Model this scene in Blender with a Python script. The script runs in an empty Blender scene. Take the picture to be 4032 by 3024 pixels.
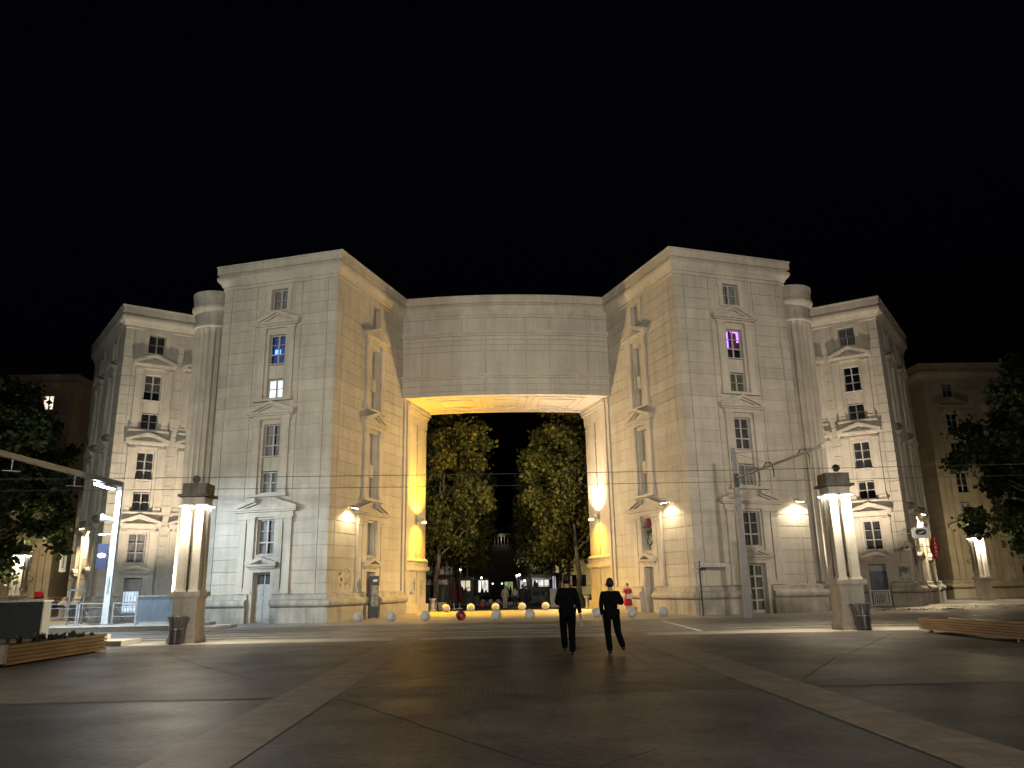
import bpy, bmesh, math, random
from mathutils import Vector, Matrix
from math import sin, cos, pi, radians
random.seed(11)
sc = bpy.context.scene
C = sc.collection

# ------------------------------------------------------------------ helpers
def tag(o, label=None, cat=None, group=None, kind=None):
    if label: o['label'] = label
    if cat: o['category'] = cat
    if group: o['group'] = group
    if kind: o['kind'] = kind
    return o

def thing(name, label, cat, loc=(0, 0, 0), group=None, rz=0):
    o = bpy.data.objects.new(name, None)
    o.empty_display_size = .2
    C.objects.link(o); o.location = loc; o.rotation_euler = (0, 0, rz)
    return tag(o, label, cat, group)

def root_of(o):
    while o.parent: o = o.parent
    return o

def copy_tree(o, parent=None):
    c = o.copy(); C.objects.link(c)
    if parent: c.parent = parent
    for ch in list(o.children): copy_tree(ch, c)
    return c

class Fr:
    """vertical wall frame: a along the wall, n outwards, z up"""
    def __init__(s, o, ang_e, ang_n):
        s.o = o; s.e = ang_e; s.n = ang_n
    def __call__(s, a, n, z):
        return (s.o[0] + s.e[0]*a + s.n[0]*n, s.o[1] + s.e[1]*a + s.n[1]*n, z)

class Arc:
    """bowed wall: a is arc length from the middle"""
    def __init__(s, cy, r): s.cy = cy; s.r = r
    def __call__(s, a, n, z):
        t = a/s.r; q = s.r + n
        return (q*sin(t), s.cy - q*cos(t), z)

class MB:
    def __init__(s, sx=1): s.v = []; s.f = []; s.sx = sx
    def add(s, pts):
        i = len(s.v); s.v += [(s.sx*p[0], p[1], p[2]) for p in pts]; return i
    def face(s, pts):
        i = s.add(pts); s.f.append(tuple(range(i, i+len(pts))))
    def hexa(s, p):
        i = s.add(p)
        for q in ((0,3,2,1),(4,5,6,7),(0,1,5,4),(1,2,6,5),(2,3,7,6),(3,0,4,7)):
            s.f.append(tuple(i+k for k in q))
    def box(s, x0, x1, y0, y1, z0, z1):
        s.hexa([(x0,y0,z0),(x1,y0,z0),(x1,y1,z0),(x0,y1,z0),(x0,y0,z1),(x1,y0,z1),(x1,y1,z1),(x0,y1,z1)])
    def cbox(s, c, dx, dy, dz): s.box(c[0]-dx,c[0]+dx,c[1]-dy,c[1]+dy,c[2]-dz,c[2]+dz)
    def fbox(s, F, a0, a1, n0, n1, z0, z1):
        s.hexa([F(a0,n1,z0),F(a1,n1,z0),F(a1,n0,z0),F(a0,n0,z0),F(a0,n1,z1),F(a1,n1,z1),F(a1,n0,z1),F(a0,n0,z1)])
    def prism(s, F, poly, n0, n1):
        k = len(poly)
        i = s.add([F(a,n1,z) for a,z in poly] + [F(a,n0,z) for a,z in poly])
        s.f.append(tuple(range(i,i+k))); s.f.append(tuple(range(i+2*k-1,i+k-1,-1)))
        for q in range(k):
            r = (q+1)%k; s.f.append((i+q,i+k+q,i+k+r,i+r))
    def tube(s, path, r, seg=8, cap=True):
        path = [Vector(p) for p in path]; n = len(path)
        rr = r if isinstance(r,(list,tuple)) else [r]*n
        i0 = len(s.v); up = None
        for k,p in enumerate(path):
            d = (path[min(k+1,n-1)] - path[max(k-1,0)]).normalized()
            if up is None: up = Vector((0,0,1)) if abs(d.z) < .9 else Vector((1,0,0))
            u = (up - d*up.dot(d)).normalized(); w = d.cross(u); up = u
            s.add([p + (u*cos(2*pi*j/seg) + w*sin(2*pi*j/seg))*rr[k] for j in range(seg)])
        for k in range(n-1):
            for j in range(seg):
                a = i0+k*seg+j; b = i0+k*seg+(j+1)%seg
                s.f.append((a,b,b+seg,a+seg))
        if cap:
            s.f.append(tuple(i0+j for j in range(seg)))
            s.f.append(tuple(i0+(n-1)*seg+j for j in range(seg-1,-1,-1)))
    def lathe(s, c, prof, seg=24, rf=None, cap=True):
        i0 = len(s.v)
        for r,z in prof:
            s.add([(c[0]+(rf(r,z,j) if rf else r)*cos(2*pi*j/seg), c[1]+(rf(r,z,j) if rf else r)*sin(2*pi*j/seg), c[2]+z) for j in range(seg)])
        n = len(prof)
        for k in range(n-1):
            for j in range(seg):
                a = i0+k*seg+j; b = i0+k*seg+(j+1)%seg
                s.f.append((a,b,b+seg,a+seg))
        if cap:
            s.f.append(tuple(i0+j for j in range(seg-1,-1,-1)))
            s.f.append(tuple(i0+(n-1)*seg+j for j in range(seg)))
    def sweep(s, prof, path, ends=True):
        """profile (n,z) along a 2D path; outwards is to the left of the walk"""
        n = len(path); P = [Vector(p) for p in path]; offs = []
        for k in range(n):
            ns = []
            if k > 0: d = (P[k]-P[k-1]).normalized(); ns.append(Vector((-d.y,d.x)))
            if k < n-1: d = (P[k+1]-P[k]).normalized(); ns.append(Vector((-d.y,d.x)))
            if len(ns) == 2:
                m = (ns[0]+ns[1]).normalized(); m = m/max(.3,m.dot(ns[0]))
            else: m = ns[0]
            offs.append(m)
        i0 = len(s.v); q = len(prof)
        for k in range(n):
            s.add([(P[k].x+offs[k].x*a, P[k].y+offs[k].y*a, z) for a,z in prof])
        for k in range(n-1):
            for j in range(q-1):
                a = i0+k*q+j; s.f.append((a,a+1,a+1+q,a+q))
        if ends:
            s.f.append(tuple(i0+j for j in range(q)))
            s.f.append(tuple(i0+(n-1)*q+j for j in range(q-1,-1,-1)))
    def ball(s, c, r, seg=20, rings=12, zmin=-1.0, sy=1, sz=1):
        prof = []
        t0 = math.asin(max(-1,zmin))
        for k in range(rings+1):
            t = t0 + (pi/2-t0)*k/rings
            prof.append((max(.001,r*cos(t)), r*sin(t)*sz))
        s.lathe(c, prof, seg)
    def build(s, name, mat, parent=None, smooth=False, merge=True):
        off = Vector((0,0,0))
        if parent: off = root_of(parent).location
        me = bpy.data.meshes.new(name)
        me.from_pydata([(v[0]-off.x, v[1]-off.y, v[2]-off.z) for v in s.v], [], s.f)
        bm = bmesh.new(); bm.from_mesh(me)
        if merge: bmesh.ops.remove_doubles(bm, verts=bm.verts, dist=1e-5)
        bmesh.ops.recalc_face_normals(bm, faces=bm.faces)
        bm.to_mesh(me); bm.free()
        if smooth:
            me.polygons.foreach_set('use_smooth', [True]*len(me.polygons))
            if smooth != 'full' and hasattr(me, 'set_sharp_from_angle'): me.set_sharp_from_angle(angle=radians(38))
        me.materials.append(mat)
        o = bpy.data.objects.new(name, me); C.objects.link(o)
        if parent: o.parent = parent
        return o

def lamp(kind, name, loc, energy, color, parent=None, target=None, angle=60, blend=.5, radius=.05, size=None):
    L = bpy.data.lights.new(name, kind); L.energy = energy; L.color = color
    if kind == 'SPOT': L.spot_size = radians(angle); L.spot_blend = blend
    if kind in ('SPOT','POINT'): L.shadow_soft_size = radius
    if kind == 'AREA': L.size = size or .2
    o = bpy.data.objects.new(name, L); C.objects.link(o)
    off = root_of(parent).location if parent else Vector((0,0,0))
    if parent: o.parent = parent
    o.location = Vector(loc) - off
    if target is not None:
        d = (Vector(target)-Vector(loc)).normalized()
        o.rotation_euler = d.to_track_quat('-Z','Y').to_euler()
    return o

# ------------------------------------------------------------------ materials
def srgb(h):
    return tuple(((c/12.92) if c <= .04045 else ((c+.055)/1.055)**2.4) for c in h)

def newmat(name):
    m = bpy.data.materials.new(name); m.use_nodes = True
    nt = m.node_tree; b = nt.nodes['Principled BSDF']
    return m, nt, b

def N(nt, t, **kw):
    n = nt.nodes.new(t)
    for k,v in kw.items():
        if k in n.inputs: n.inputs[k].default_value = v
        else: setattr(n, k, v)
    return n

def noisy(name, c0, c1, scale=3, rough=.8, bump=.1, bscale=30, spec=.3, metal=0, stretch=(1,1,1), detail=6, lo=.35, hi=.68, rvar=0, bdist=.02):
    m, nt, b = newmat(name); L = nt.links
    tc = N(nt,'ShaderNodeTexCoord'); mp = N(nt,'ShaderNodeMapping'); mp.inputs['Scale'].default_value = stretch
    L.new(tc.outputs['Object'], mp.inputs['Vector'])
    nz = N(nt,'ShaderNodeTexNoise', Scale=scale, Detail=detail, Roughness=.62); L.new(mp.outputs[0], nz.inputs['Vector'])
    cr = N(nt,'ShaderNodeValToRGB'); cr.color_ramp.elements[0].position = lo; cr.color_ramp.elements[1].position = hi
    cr.color_ramp.elements[0].color = (*c0,1); cr.color_ramp.elements[1].color = (*c1,1)
    L.new(nz.outputs[0], cr.inputs[0]); L.new(cr.outputs[0], b.inputs['Base Color'])
    b.inputs['Roughness'].default_value = rough; b.inputs['Metallic'].default_value = metal
    b.inputs['Specular IOR Level'].default_value = spec
    n2 = N(nt,'ShaderNodeTexNoise', Scale=bscale, Detail=4); L.new(tc.outputs['Object'], n2.inputs['Vector'])
    if bump:
        bp = N(nt,'ShaderNodeBump', Strength=bump, Distance=bdist); L.new(n2.outputs[0], bp.inputs['Height']); L.new(bp.outputs[0], b.inputs['Normal'])
    if rvar:
        mr = N(nt,'ShaderNodeMapRange'); mr.inputs['From Min'].default_value=.3; mr.inputs['From Max'].default_value=.7
        mr.inputs['To Min'].default_value = rough-rvar; mr.inputs['To Max'].default_value = rough+rvar
        L.new(nz.outputs[0], mr.inputs['Value']); L.new(mr.outputs[0], b.inputs['Roughness'])
    return m

def plain(name, c, rough=.6, metal=0, spec=.4):
    return noisy(name, tuple(x*.86 for x in c), tuple(min(1,x*1.1) for x in c), scale=6, rough=rough, bump=.03, metal=metal, spec=spec)

def emit(name, c, s):
    m, nt, b = newmat(name)
    b.inputs['Base Color'].default_value = (*[x*.5 for x in c],1)
    b.inputs['Emission Color'].default_value = (*c,1); b.inputs['Emission Strength'].default_value = s
    return m

def glow_cloth(name, c, s, freq=9):
    """a lit curtain: folds and blotches modulate the lamp light coming through"""
    m, nt, b = newmat(name); L = nt.links
    tc = N(nt,'ShaderNodeTexCoord')
    nz = N(nt,'ShaderNodeTexNoise', Scale=freq, Detail=3); mp = N(nt,'ShaderNodeMapping'); mp.inputs['Scale'].default_value=(1,1,.25)
    L.new(tc.outputs['Object'], mp.inputs[0]); L.new(mp.outputs[0], nz.inputs['Vector'])
    mr = N(nt,'ShaderNodeMapRange'); mr.inputs['From Min'].default_value=.3; mr.inputs['From Max'].default_value=.7
    mr.inputs['To Min'].default_value=s*.4; mr.inputs['To Max'].default_value=s*1.25
    L.new(nz.outputs[0], mr.inputs['Value']); L.new(mr.outputs[0], b.inputs['Emission Strength'])
    b.inputs['Base Color'].default_value=(*[x*.4 for x in c],1); b.inputs['Emission Color'].default_value=(*c,1)
    return m

def stone_mat(name, c, dark=.84, stain=.42, courses=True):
    m, nt, b = newmat(name); L = nt.links
    tc = N(nt,'ShaderNodeTexCoord')
    def nz(scale, stretch, detail=6):
        mp = N(nt,'ShaderNodeMapping'); mp.inputs['Scale'].default_value = stretch
        L.new(tc.outputs['Object'], mp.inputs[0])
        n = N(nt,'ShaderNodeTexNoise', Scale=scale, Detail=detail, Roughness=.65); L.new(mp.outputs[0], n.inputs['Vector']); return n
    def ramp(src, a, bb, lo, hi):
        r = N(nt,'ShaderNodeMapRange'); r.inputs['From Min'].default_value=lo; r.inputs['From Max'].default_value=hi
        r.inputs['To Min'].default_value=a; r.inputs['To Max'].default_value=bb; L.new(src, r.inputs['Value']); return r.outputs[0]
    def mul(a, bb):
        q = N(nt,'ShaderNodeMath', operation='MULTIPLY'); L.new(a,q.inputs[0]); L.new(bb,q.inputs[1]); return q.outputs[0]
    v = mul(ramp(nz(.55,(1,1,1)).outputs[0], dark, 1.06, .32, .62), ramp(nz(3.0,(1,1,.09),5).outputs[0], 1-.35*stain, 1.05, .3, .58))
    v = mul(v, ramp(nz(14,(1,1,1),5).outputs[0], .9, 1.08, .3, .7))
    if courses:   # every cast block has a shade of its own
        sp = N(nt,'ShaderNodeSeparateXYZ'); L.new(tc.outputs['Object'], sp.inputs[0])
        dv = N(nt,'ShaderNodeMath', operation='DIVIDE'); L.new(sp.outputs[2], dv.inputs[0]); dv.inputs[1].default_value=.635
        fl = N(nt,'ShaderNodeMath', operation='FLOOR'); L.new(dv.outputs[0], fl.inputs[0])
        wn = N(nt,'ShaderNodeTexWhiteNoise', noise_dimensions='1D'); L.new(fl.outputs[0], wn.inputs['W'])
        v = mul(v, ramp(wn.outputs[0], .94, 1.04, 0, 1))
    mx = N(nt,'ShaderNodeMix', data_type='RGBA', blend_type='MULTIPLY'); mx.inputs[0].default_value = 1
    mx.inputs[6].default_value = (*c,1); L.new(v, mx.inputs[7]); L.new(mx.outputs[2], b.inputs['Base Color'])
    b.inputs['Roughness'].default_value = .86; b.inputs['Specular IOR Level'].default_value = .25
    bp = N(nt,'ShaderNodeBump', Strength=.22, Distance=.02); L.new(nz(22,(1,1,1),6).outputs[0], bp.inputs['Height']); L.new(bp.outputs[0], b.inputs['Normal'])
    return m

M = {}
M['stone'] = stone_mat('cast stone wall', (.40,.365,.30))
M['trim'] = stone_mat('cast stone trim', (.42,.38,.315), dark=.8, stain=.35, courses=False)
M['plinth'] = stone_mat('weathered stone plinth', (.37,.34,.285), dark=.55, stain=.9, courses=False)
M['bridge'] = stone_mat('bridge stone', (.41,.38,.315), dark=.92, stain=.3, courses=False)
M['soffit'] = stone_mat('soffit stone', (.44,.41,.35), dark=.9, stain=.2, courses=False)
M['lantern'] = stone_mat('lantern stone', (.40,.37,.315), dark=.75, stain=.8, courses=False)
M['capstone'] = noisy('soot dark stone', (.07,.062,.052),(.16,.145,.12), scale=4, rough=.9, stretch=(1,1,.4))
M['farstone'] = stone_mat('far wall stone', (.33,.285,.215), dark=.8)
M['frame'] = plain('painted window frame', (.36,.35,.32), .55)
M['darkframe'] = plain('dark door frame', (.035,.033,.03), .6)
M['white'] = plain('white painted metal', (.75,.76,.75), .45)
M['curtain'] = noisy('sheer curtain', (.16,.16,.16),(.30,.30,.29), scale=9, rough=.95, bump=0, stretch=(1,1,.15))
M['curtain_dark'] = noisy('drawn dark curtain', (.035,.037,.04),(.085,.085,.088), scale=9, rough=.95, bump=0, stretch=(1,1,.15))
M['curtain_red'] = noisy('red curtain', (.08,.01,.03),(.2,.03,.06), scale=9, rough=.95, bump=0, stretch=(1,1,.15))
M['curtain_green'] = noisy('green curtain', (.06,.075,.04),(.15,.17,.09), scale=9, rough=.95, bump=0, stretch=(1,1,.15))
M['interior'] = plain('dark room', (.012,.012,.013), .9)
M['lit_white'] = glow_cloth('lit white curtain', (.85,.95,1.0), .95)
M['lit_warm'] = glow_cloth('lit room', (1.0,.83,.66), 1.1)
M['lit_blue'] = glow_cloth('blue television light', (.08,.25,1.0), 3.5, 30)
M['dim_blue'] = glow_cloth('dim blue curtain', (.03,.06,.2), .55)
M['lit_purple'] = glow_cloth('purple lit curtain', (.42,.18,1.0), 2.6)
M['lit_shop'] = glow_cloth('shop light', (.66,.82,1.0), .75, 14)

def glass():
    m, nt, b = newmat('window glass'); L = nt.links; out = nt.nodes['Material Output']
    t = N(nt,'ShaderNodeBsdfTransparent'); g = N(nt,'ShaderNodeBsdfGlossy'); g.inputs['Roughness'].default_value=.03
    fr = N(nt,'ShaderNodeFresnel', IOR=1.5); mx = N(nt,'ShaderNodeMixShader')
    L.new(fr.outputs[0], mx.inputs[0]); L.new(t.outputs[0], mx.inputs[1]); L.new(g.outputs[0], mx.inputs[2]); L.new(mx.outputs[0], out.inputs[0])
    return m
M['glass'] = glass()

def ground_mat(name, c0, c1, rough, rvar, bump, bscale, scale=.7, speck=.25, spec=.3):
    m, nt, b = newmat(name); L = nt.links
    tc = N(nt,'ShaderNodeTexCoord')
    a = N(nt,'ShaderNodeTexNoise', Scale=scale, Detail=7, Roughness=.6); L.new(tc.outputs['Object'], a.inputs['Vector'])
    cr = N(nt,'ShaderNodeValToRGB'); cr.color_ramp.elements[0].position=.33; cr.color_ramp.elements[1].position=.68
    cr.color_ramp.elements[0].color=(*c0,1); cr.color_ramp.elements[1].color=(*c1,1); L.new(a.outputs[0], cr.inputs[0])
    v = N(nt,'ShaderNodeTexNoise', Scale=bscale, Detail=8, Roughness=.85); L.new(tc.outputs['Object'], v.inputs['Vector'])
    mr = N(nt,'ShaderNodeMapRange'); mr.inputs['From Min'].default_value=.3; mr.inputs['From Max'].default_value=.7
    mr.inputs['To Min'].default_value=1-speck; mr.inputs['To Max'].default_value=1+speck; L.new(v.outputs[0], mr.inputs['Value'])
    mx = N(nt,'ShaderNodeMix', data_type='RGBA', blend_type='MULTIPLY'); mx.inputs[0].default_value=1
    L.new(cr.outputs[0], mx.inputs[6]); L.new(mr.outputs[0], mx.inputs[7]); L.new(mx.outputs[2], b.inputs['Base Color'])
    r2 = N(nt,'ShaderNodeMapRange'); r2.inputs['From Min'].default_value=.3; r2.inputs['From Max'].default_value=.7
    r2.inputs['To Min'].default_value=rough+rvar; r2.inputs['To Max'].default_value=rough-rvar; L.new(a.outputs[0], r2.inputs['Value'])
    L.new(r2.outputs[0], b.inputs['Roughness']); b.inputs['Specular IOR Level'].default_value=spec
    bp = N(nt,'ShaderNodeBump', Strength=bump, Distance=.01); L.new(v.outputs[0], bp.inputs['Height']); L.new(bp.outputs[0], b.inputs['Normal'])
    return m
M['asphalt_near'] = ground_mat('sealed dark asphalt', (.042,.042,.043),(.070,.069,.068), .42,.06,.5,9,speck=.9,spec=.045)
M['asphalt_far'] = ground_mat('sealed brown asphalt', (.058,.052,.045),(.085,.077,.067), .42,.06,.45,9,speck=.8,spec=.045)
M['pale'] = ground_mat('pale paving', (.20,.18,.15),(.29,.26,.215), .5,.08,.25,30)
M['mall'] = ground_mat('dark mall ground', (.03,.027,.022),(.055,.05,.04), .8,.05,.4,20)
M['forecourt'] = ground_mat('forecourt paving', (.20,.18,.15),(.28,.255,.21), .55,.1,.2,18)
M['rubber'] = ground_mat('grey tactile strip', (.16,.15,.18),(.22,.21,.25), .6,.05,.2,30)

def paver_mat(name, c0, c1, mortar, w, h, rough=.5, bump=.4, rot=0):
    m, nt, b = newmat(name); L = nt.links
    tc = N(nt,'ShaderNodeTexCoord'); mp = N(nt,'ShaderNodeMapping'); mp.inputs['Rotation'].default_value=(0,0,rot)
    L.new(tc.outputs['Object'], mp.inputs[0])
    br = N(nt,'ShaderNodeTexBrick'); br.inputs['Scale'].default_value=1; br.inputs['Brick Width'].default_value=w; br.inputs['Row Height'].default_value=h
    br.inputs['Mortar Size'].default_value=.008; br.inputs['Color1'].default_value=(*c0,1); br.inputs['Color2'].default_value=(*c1,1); br.inputs['Mortar'].default_value=(*mortar,1)
    br.inputs['Mortar Smooth'].default_value=.2
    L.new(mp.outputs[0], br.inputs['Vector'])
    nz = N(nt,'ShaderNodeTexNoise', Scale=2.5, Detail=6); L.new(tc.outputs['Object'], nz.inputs['Vector'])
    mr = N(nt,'ShaderNodeMapRange'); mr.inputs['From Min'].default_value=.3; mr.inputs['From Max'].default_value=.7; mr.inputs['To Min'].default_value=.7; mr.inputs['To Max'].default_value=1.2
    L.new(nz.outputs[0], mr.inputs['Value'])
    mx = N(nt,'ShaderNodeMix', data_type='RGBA', blend_type='MULTIPLY'); mx.inputs[0].default_value=1
    L.new(br.outputs['Color'], mx.inputs[6]); L.new(mr.outputs[0], mx.inputs[7]); L.new(mx.outputs[2], b.inputs['Base Color'])
    b.inputs['Roughness'].default_value=rough; b.inputs['Specular IOR Level'].default_value=.15
    n3 = N(nt,'ShaderNodeTexNoise', Scale=40, Detail=4); L.new(tc.outputs['Object'], n3.inputs['Vector'])
    ad = N(nt,'ShaderNodeMath', operation='MULTIPLY_ADD'); L.new(n3.outputs[0], ad.inputs[0]); ad.inputs[1].default_value=.4; L.new(br.outputs['Fac'], ad.inputs[2])
    bp = N(nt,'ShaderNodeBump', Strength=bump, Distance=-.008); L.new(ad.outputs[0], bp.inputs['Height']); L.new(bp.outputs[0], b.inputs['Normal'])
    return m
M['band'] = paver_mat('brown paver band', (.165,.136,.107),(.195,.16,.127), (.075,.062,.05), .6,.3, .52)
M['ribs'] = paver_mat('ribbed tactile slabs', (.09,.08,.066),(.10,.088,.073), (.03,.027,.022), .09,1.4, .55,.7)
M['trackbed'] = paver_mat('track bed setts', (.12,.112,.095),(.16,.148,.125), (.05,.045,.04), .5,.5, .5)
M['rail'] = plain('worn steel rail', (.16,.155,.15), .35, .9)
M['groove'] = plain('dark rail groove', (.012,.011,.01), .9)
M['paint'] = plain('worn white road paint', (.62,.6,.54), .7)
M['metal'] = plain('galvanised steel', (.33,.345,.36), .42, .75)
M['binmetal'] = plain('dark steel slats', (.17,.17,.175), .3, .8)
M['pole'] = plain('grey painted pole', (.16,.16,.165), .5, .2)
M['lightpole'] = plain('pale grey lacquered mast', (.55,.58,.62), .4, .1)
M['black'] = plain('black metal', (.02,.02,.021), .5)
M['anthracite'] = plain('anthracite board', (.028,.03,.033), .55)
M['boardgrey'] = plain('grey board', (.26,.26,.25), .6)
M['bluepanel'] = noisy('blue grey panel', (.10,.13,.17),(.18,.225,.29), scale=2.5, rough=.3, bump=0, stretch=(1,1,.4), spec=.5)
M['navy'] = plain('navy sign', (.008,.012,.05), .4)
M['wood'] = noisy('oiled wood slats', (.17,.095,.04),(.29,.175,.075), scale=2.5, rough=.6, stretch=(4,.5,4), bump=.1)
M['concrete'] = noisy('concrete', (.30,.29,.27),(.42,.4,.37), scale=5, rough=.85)
M['ballstone'] = noisy('cast concrete ball', (.27,.265,.255),(.40,.39,.37), scale=7, rough=.85, bump=.15)
M['ballred'] = noisy('painted red ball', (.012,.008,.008),(.30,.02,.025), scale=3.2, rough=.45, lo=.46, hi=.52)
M['ballyellow'] = noisy('painted yellow ball', (.02,.02,.01),(.4,.36,.08), scale=4, rough=.5, lo=.46, hi=.52)
M['ballpink'] = plain('painted pink ball', (.4,.08,.07), .5)
M['soil'] = noisy('soil', (.02,.015,.01),(.05,.04,.03), scale=8, rough=.95)
M['bark'] = noisy('plane tree bark', (.10,.085,.055),(.25,.22,.15), scale=3, rough=.9, bump=.4, stretch=(1,1,.5))
M['cloth_black'] = noisy('black cloth', (.004,.004,.005),(.009,.009,.010), scale=10, rough=1, bump=.05, spec=.05)
M['cloth_red'] = noisy('red printed dress', (.20,.008,.015),(.40,.02,.035), scale=9, rough=.85)
M['cloth_white'] = plain('off white cloth', (.28,.26,.22), .9)
M['cloth_dark'] = plain('dark cloth', (.02,.02,.025), .9)
M['cloth_maroon'] = plain('maroon canvas', (.07,.012,.015), .9)
M['skin'] = plain('skin', (.42,.25,.17), .55)
M['hair'] = plain('dark hair', (.012,.009,.008), .55)
M['shoe'] = plain('dark shoe', (.035,.035,.04), .5)
M['silver'] = plain('silver bag', (.6,.6,.62), .25, .7)
M['redplastic'] = plain('red plastic', (.30,.012,.018), .4)
M['greenblack'] = plain('dark green enamel', (.022,.034,.03), .5)
M['bulb_warm'] = emit('warm lamp', (1,.78,.42), 30)
M['bulb_yellow'] = emit('sodium lamp', (1,.62,.08), 25)
M['bulb_white'] = emit('white lamp', (1,.95,.86), 30)
M['bulb_cool'] = emit('cool LED lamp', (.8,.9,1), 40)
M['globe'] = emit('lamp globe', (1,.95,.88), 3)
M['glow_cream'] = glow_cloth('lit shop front', (1,.86,.62), .55, 2.5)
M['glow_white'] = glow_cloth('bright shop front', (1,.93,.86), .75, 4)
M['glow_yellow'] = glow_cloth('yellow glowing wall', (1,.72,.26), .16, 1.5)
M['glow_green'] = glow_cloth('green lit shop', (.75,1,.45), .25, 4)
M['glow_lilac'] = glow_cloth('lilac lit shop', (.85,.84,1), .5, 4)
M['poster'] = noisy('grey photo poster', (.10,.105,.11),(.36,.36,.37), scale=3, rough=.6, bump=0, lo=.42, hi=.56)
M['posterpale'] = noisy('faded poster', (.20,.18,.13),(.36,.34,.27), scale=6, rough=.7, bump=0, lo=.42, hi=.56)
M['posterblue'] = noisy('torn blue poster', (.015,.05,.14),(.30,.34,.38), scale=2.2, rough=.6, bump=0, lo=.47, hi=.53)
M['stencil'] = plain('red stencil paint', (.17,.012,.012), .8)

def leaf_mat(name, a, b_, c):
    m, nt, b = newmat(name); L = nt.links; out = nt.nodes['Material Output']
    g = N(nt,'ShaderNodeNewGeometry'); cr = N(nt,'ShaderNodeValToRGB')
    cr.color_ramp.elements[0].color=(*a,1); cr.color_ramp.elements[1].color=(*c,1)
    e = cr.color_ramp.elements.new(.55); e.color=(*b_,1)
    L.new(g.outputs['Random Per Island'], cr.inputs[0]); L.new(cr.outputs[0], b.inputs['Base Color'])
    b.inputs['Roughness'].default_value=.55; b.inputs['Specular IOR Level'].default_value=.3
    t = N(nt,'ShaderNodeBsdfTranslucent'); L.new(cr.outputs[0], t.inputs['Color'])
    mx = N(nt,'ShaderNodeMixShader'); mx.inputs[0].default_value=.3
    L.new(b.outputs[0], mx.inputs[1]); L.new(t.outputs[0], mx.inputs[2]); L.new(mx.outputs[0], out.inputs[0])
    return m
M['leaf'] = leaf_mat('plane leaves', (.03,.045,.008),(.085,.09,.018),(.21,.18,.04))
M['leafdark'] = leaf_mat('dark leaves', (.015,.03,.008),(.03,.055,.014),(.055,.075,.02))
M['shrub'] = leaf_mat('planter leaves', (.03,.05,.03),(.06,.07,.05),(.10,.10,.07))

# ------------------------------------------------------------------ facade kit
WALLTOP = 18.62
WIN = dict(w1=(16.97,18.22), w2=(13.8,15.5), w3=(11.85,12.93), w4=(8.62,10.37), w5=(6.63,7.78), w6=(3.43,5.24), door=(0,2.52))
HW = .51
CORNICE = [(0,18.5),(.07,18.52),(.07,18.7),(.13,18.73),(.17,18.86),(.27,18.97),(.34,19.06),(.37,19.17),(.36,19.28),(.30,19.34),(.24,19.36),(.24,19.44),(.36,19.45),(.37,19.86),(.41,19.88),(.41,19.96),(0,19.96)]
PLINTH = [(0,-.35),(.37,-.35),(.37,.74),(.27,.755),(.27,.775),(.38,.80),(.45,.87),(.48,.97),(.45,1.07),(.38,1.14),(.27,1.17),(.25,1.2),(.25,1.36),(.13,1.44),(0,1.44)]

def relief(mb, F, S, Z, depth):
    """wall as a grid of cells; depth(a,z) -> (recess, has_face)"""
    S = sorted(set(round(x,4) for x in S)); Z = sorted(set(round(x,4) for x in Z))
    D = [[depth((S[i]+S[i+1])/2,(Z[j]+Z[j+1])/2) for j in range(len(Z)-1)] for i in range(len(S)-1)]
    for i in range(len(S)-1):
        for j in range(len(Z)-1):
            d, f = D[i][j]
            if f: mb.face([F(S[i],d,Z[j]),F(S[i+1],d,Z[j]),F(S[i+1],d,Z[j+1]),F(S[i],d,Z[j+1])])
            if i+1 < len(S)-1 and D[i+1][j][0] != d:
                e = D[i+1][j][0]; mb.face([F(S[i+1],d,Z[j]),F(S[i+1],e,Z[j]),F(S[i+1],e,Z[j+1]),F(S[i+1],d,Z[j+1])])
            if j+1 < len(Z)-1 and D[i][j+1][0] != d:
                e = D[i][j+1][0]; mb.face([F(S[i],d,Z[j+1]),F(S[i+1],d,Z[j+1]),F(S[i+1],e,Z[j+1]),F(S[i],e,Z[j+1])])

COURSE = .635
def wall(mb, F, length, bays, vjoints=(), z0=-.3, z1=WALLTOP, blind=False, curved=False):
    holes = []
    for c in bays:
        for k in ('w1',): holes.append((c-HW,c+HW,*WIN[k],-.28))
        holes.append((c-HW,c+HW,WIN['w3'][0],WIN['w2'][1],-.28)); holes.append((c-HW,c+HW,WIN['w5'][0],WIN['w4'][1],-.28))
        holes.append((c-HW,c+HW,*WIN['w6'],-.28)); holes.append((c-HW,c+HW,-.3,2.52,-.28))
    S = [0,length]; Z = [z0,z1]
    for h in holes: S += [h[0],h[1]]; Z += [h[2],h[3]]
    for c in bays: S += [c-1.2,c+1.2]
    vg = [(v-.02,v+.02) for v in vjoints]
    for a,b in vg: S += [a,b]
    hg = []
    k = 1.93
    while k < z1-.3:
        hg.append((k-.02,k+.02)); Z += [k-.02,k+.02]; k += COURSE
    S = [x for x in S if 0 <= x <= length]
    def depth(a,z):
        for h in holes:
            if h[0] < a < h[1] and h[2] < z < h[3]: return (h[4], blind)
        inbay = any(abs(a-c) < 1.2 for c in bays)
        if not inbay and (any(p < z < q for p,q in hg) or any(p < a < q for p,q in vg)): return (-.045, True)
        return (0, True)
    relief(mb, F, S, Z, depth)

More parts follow.
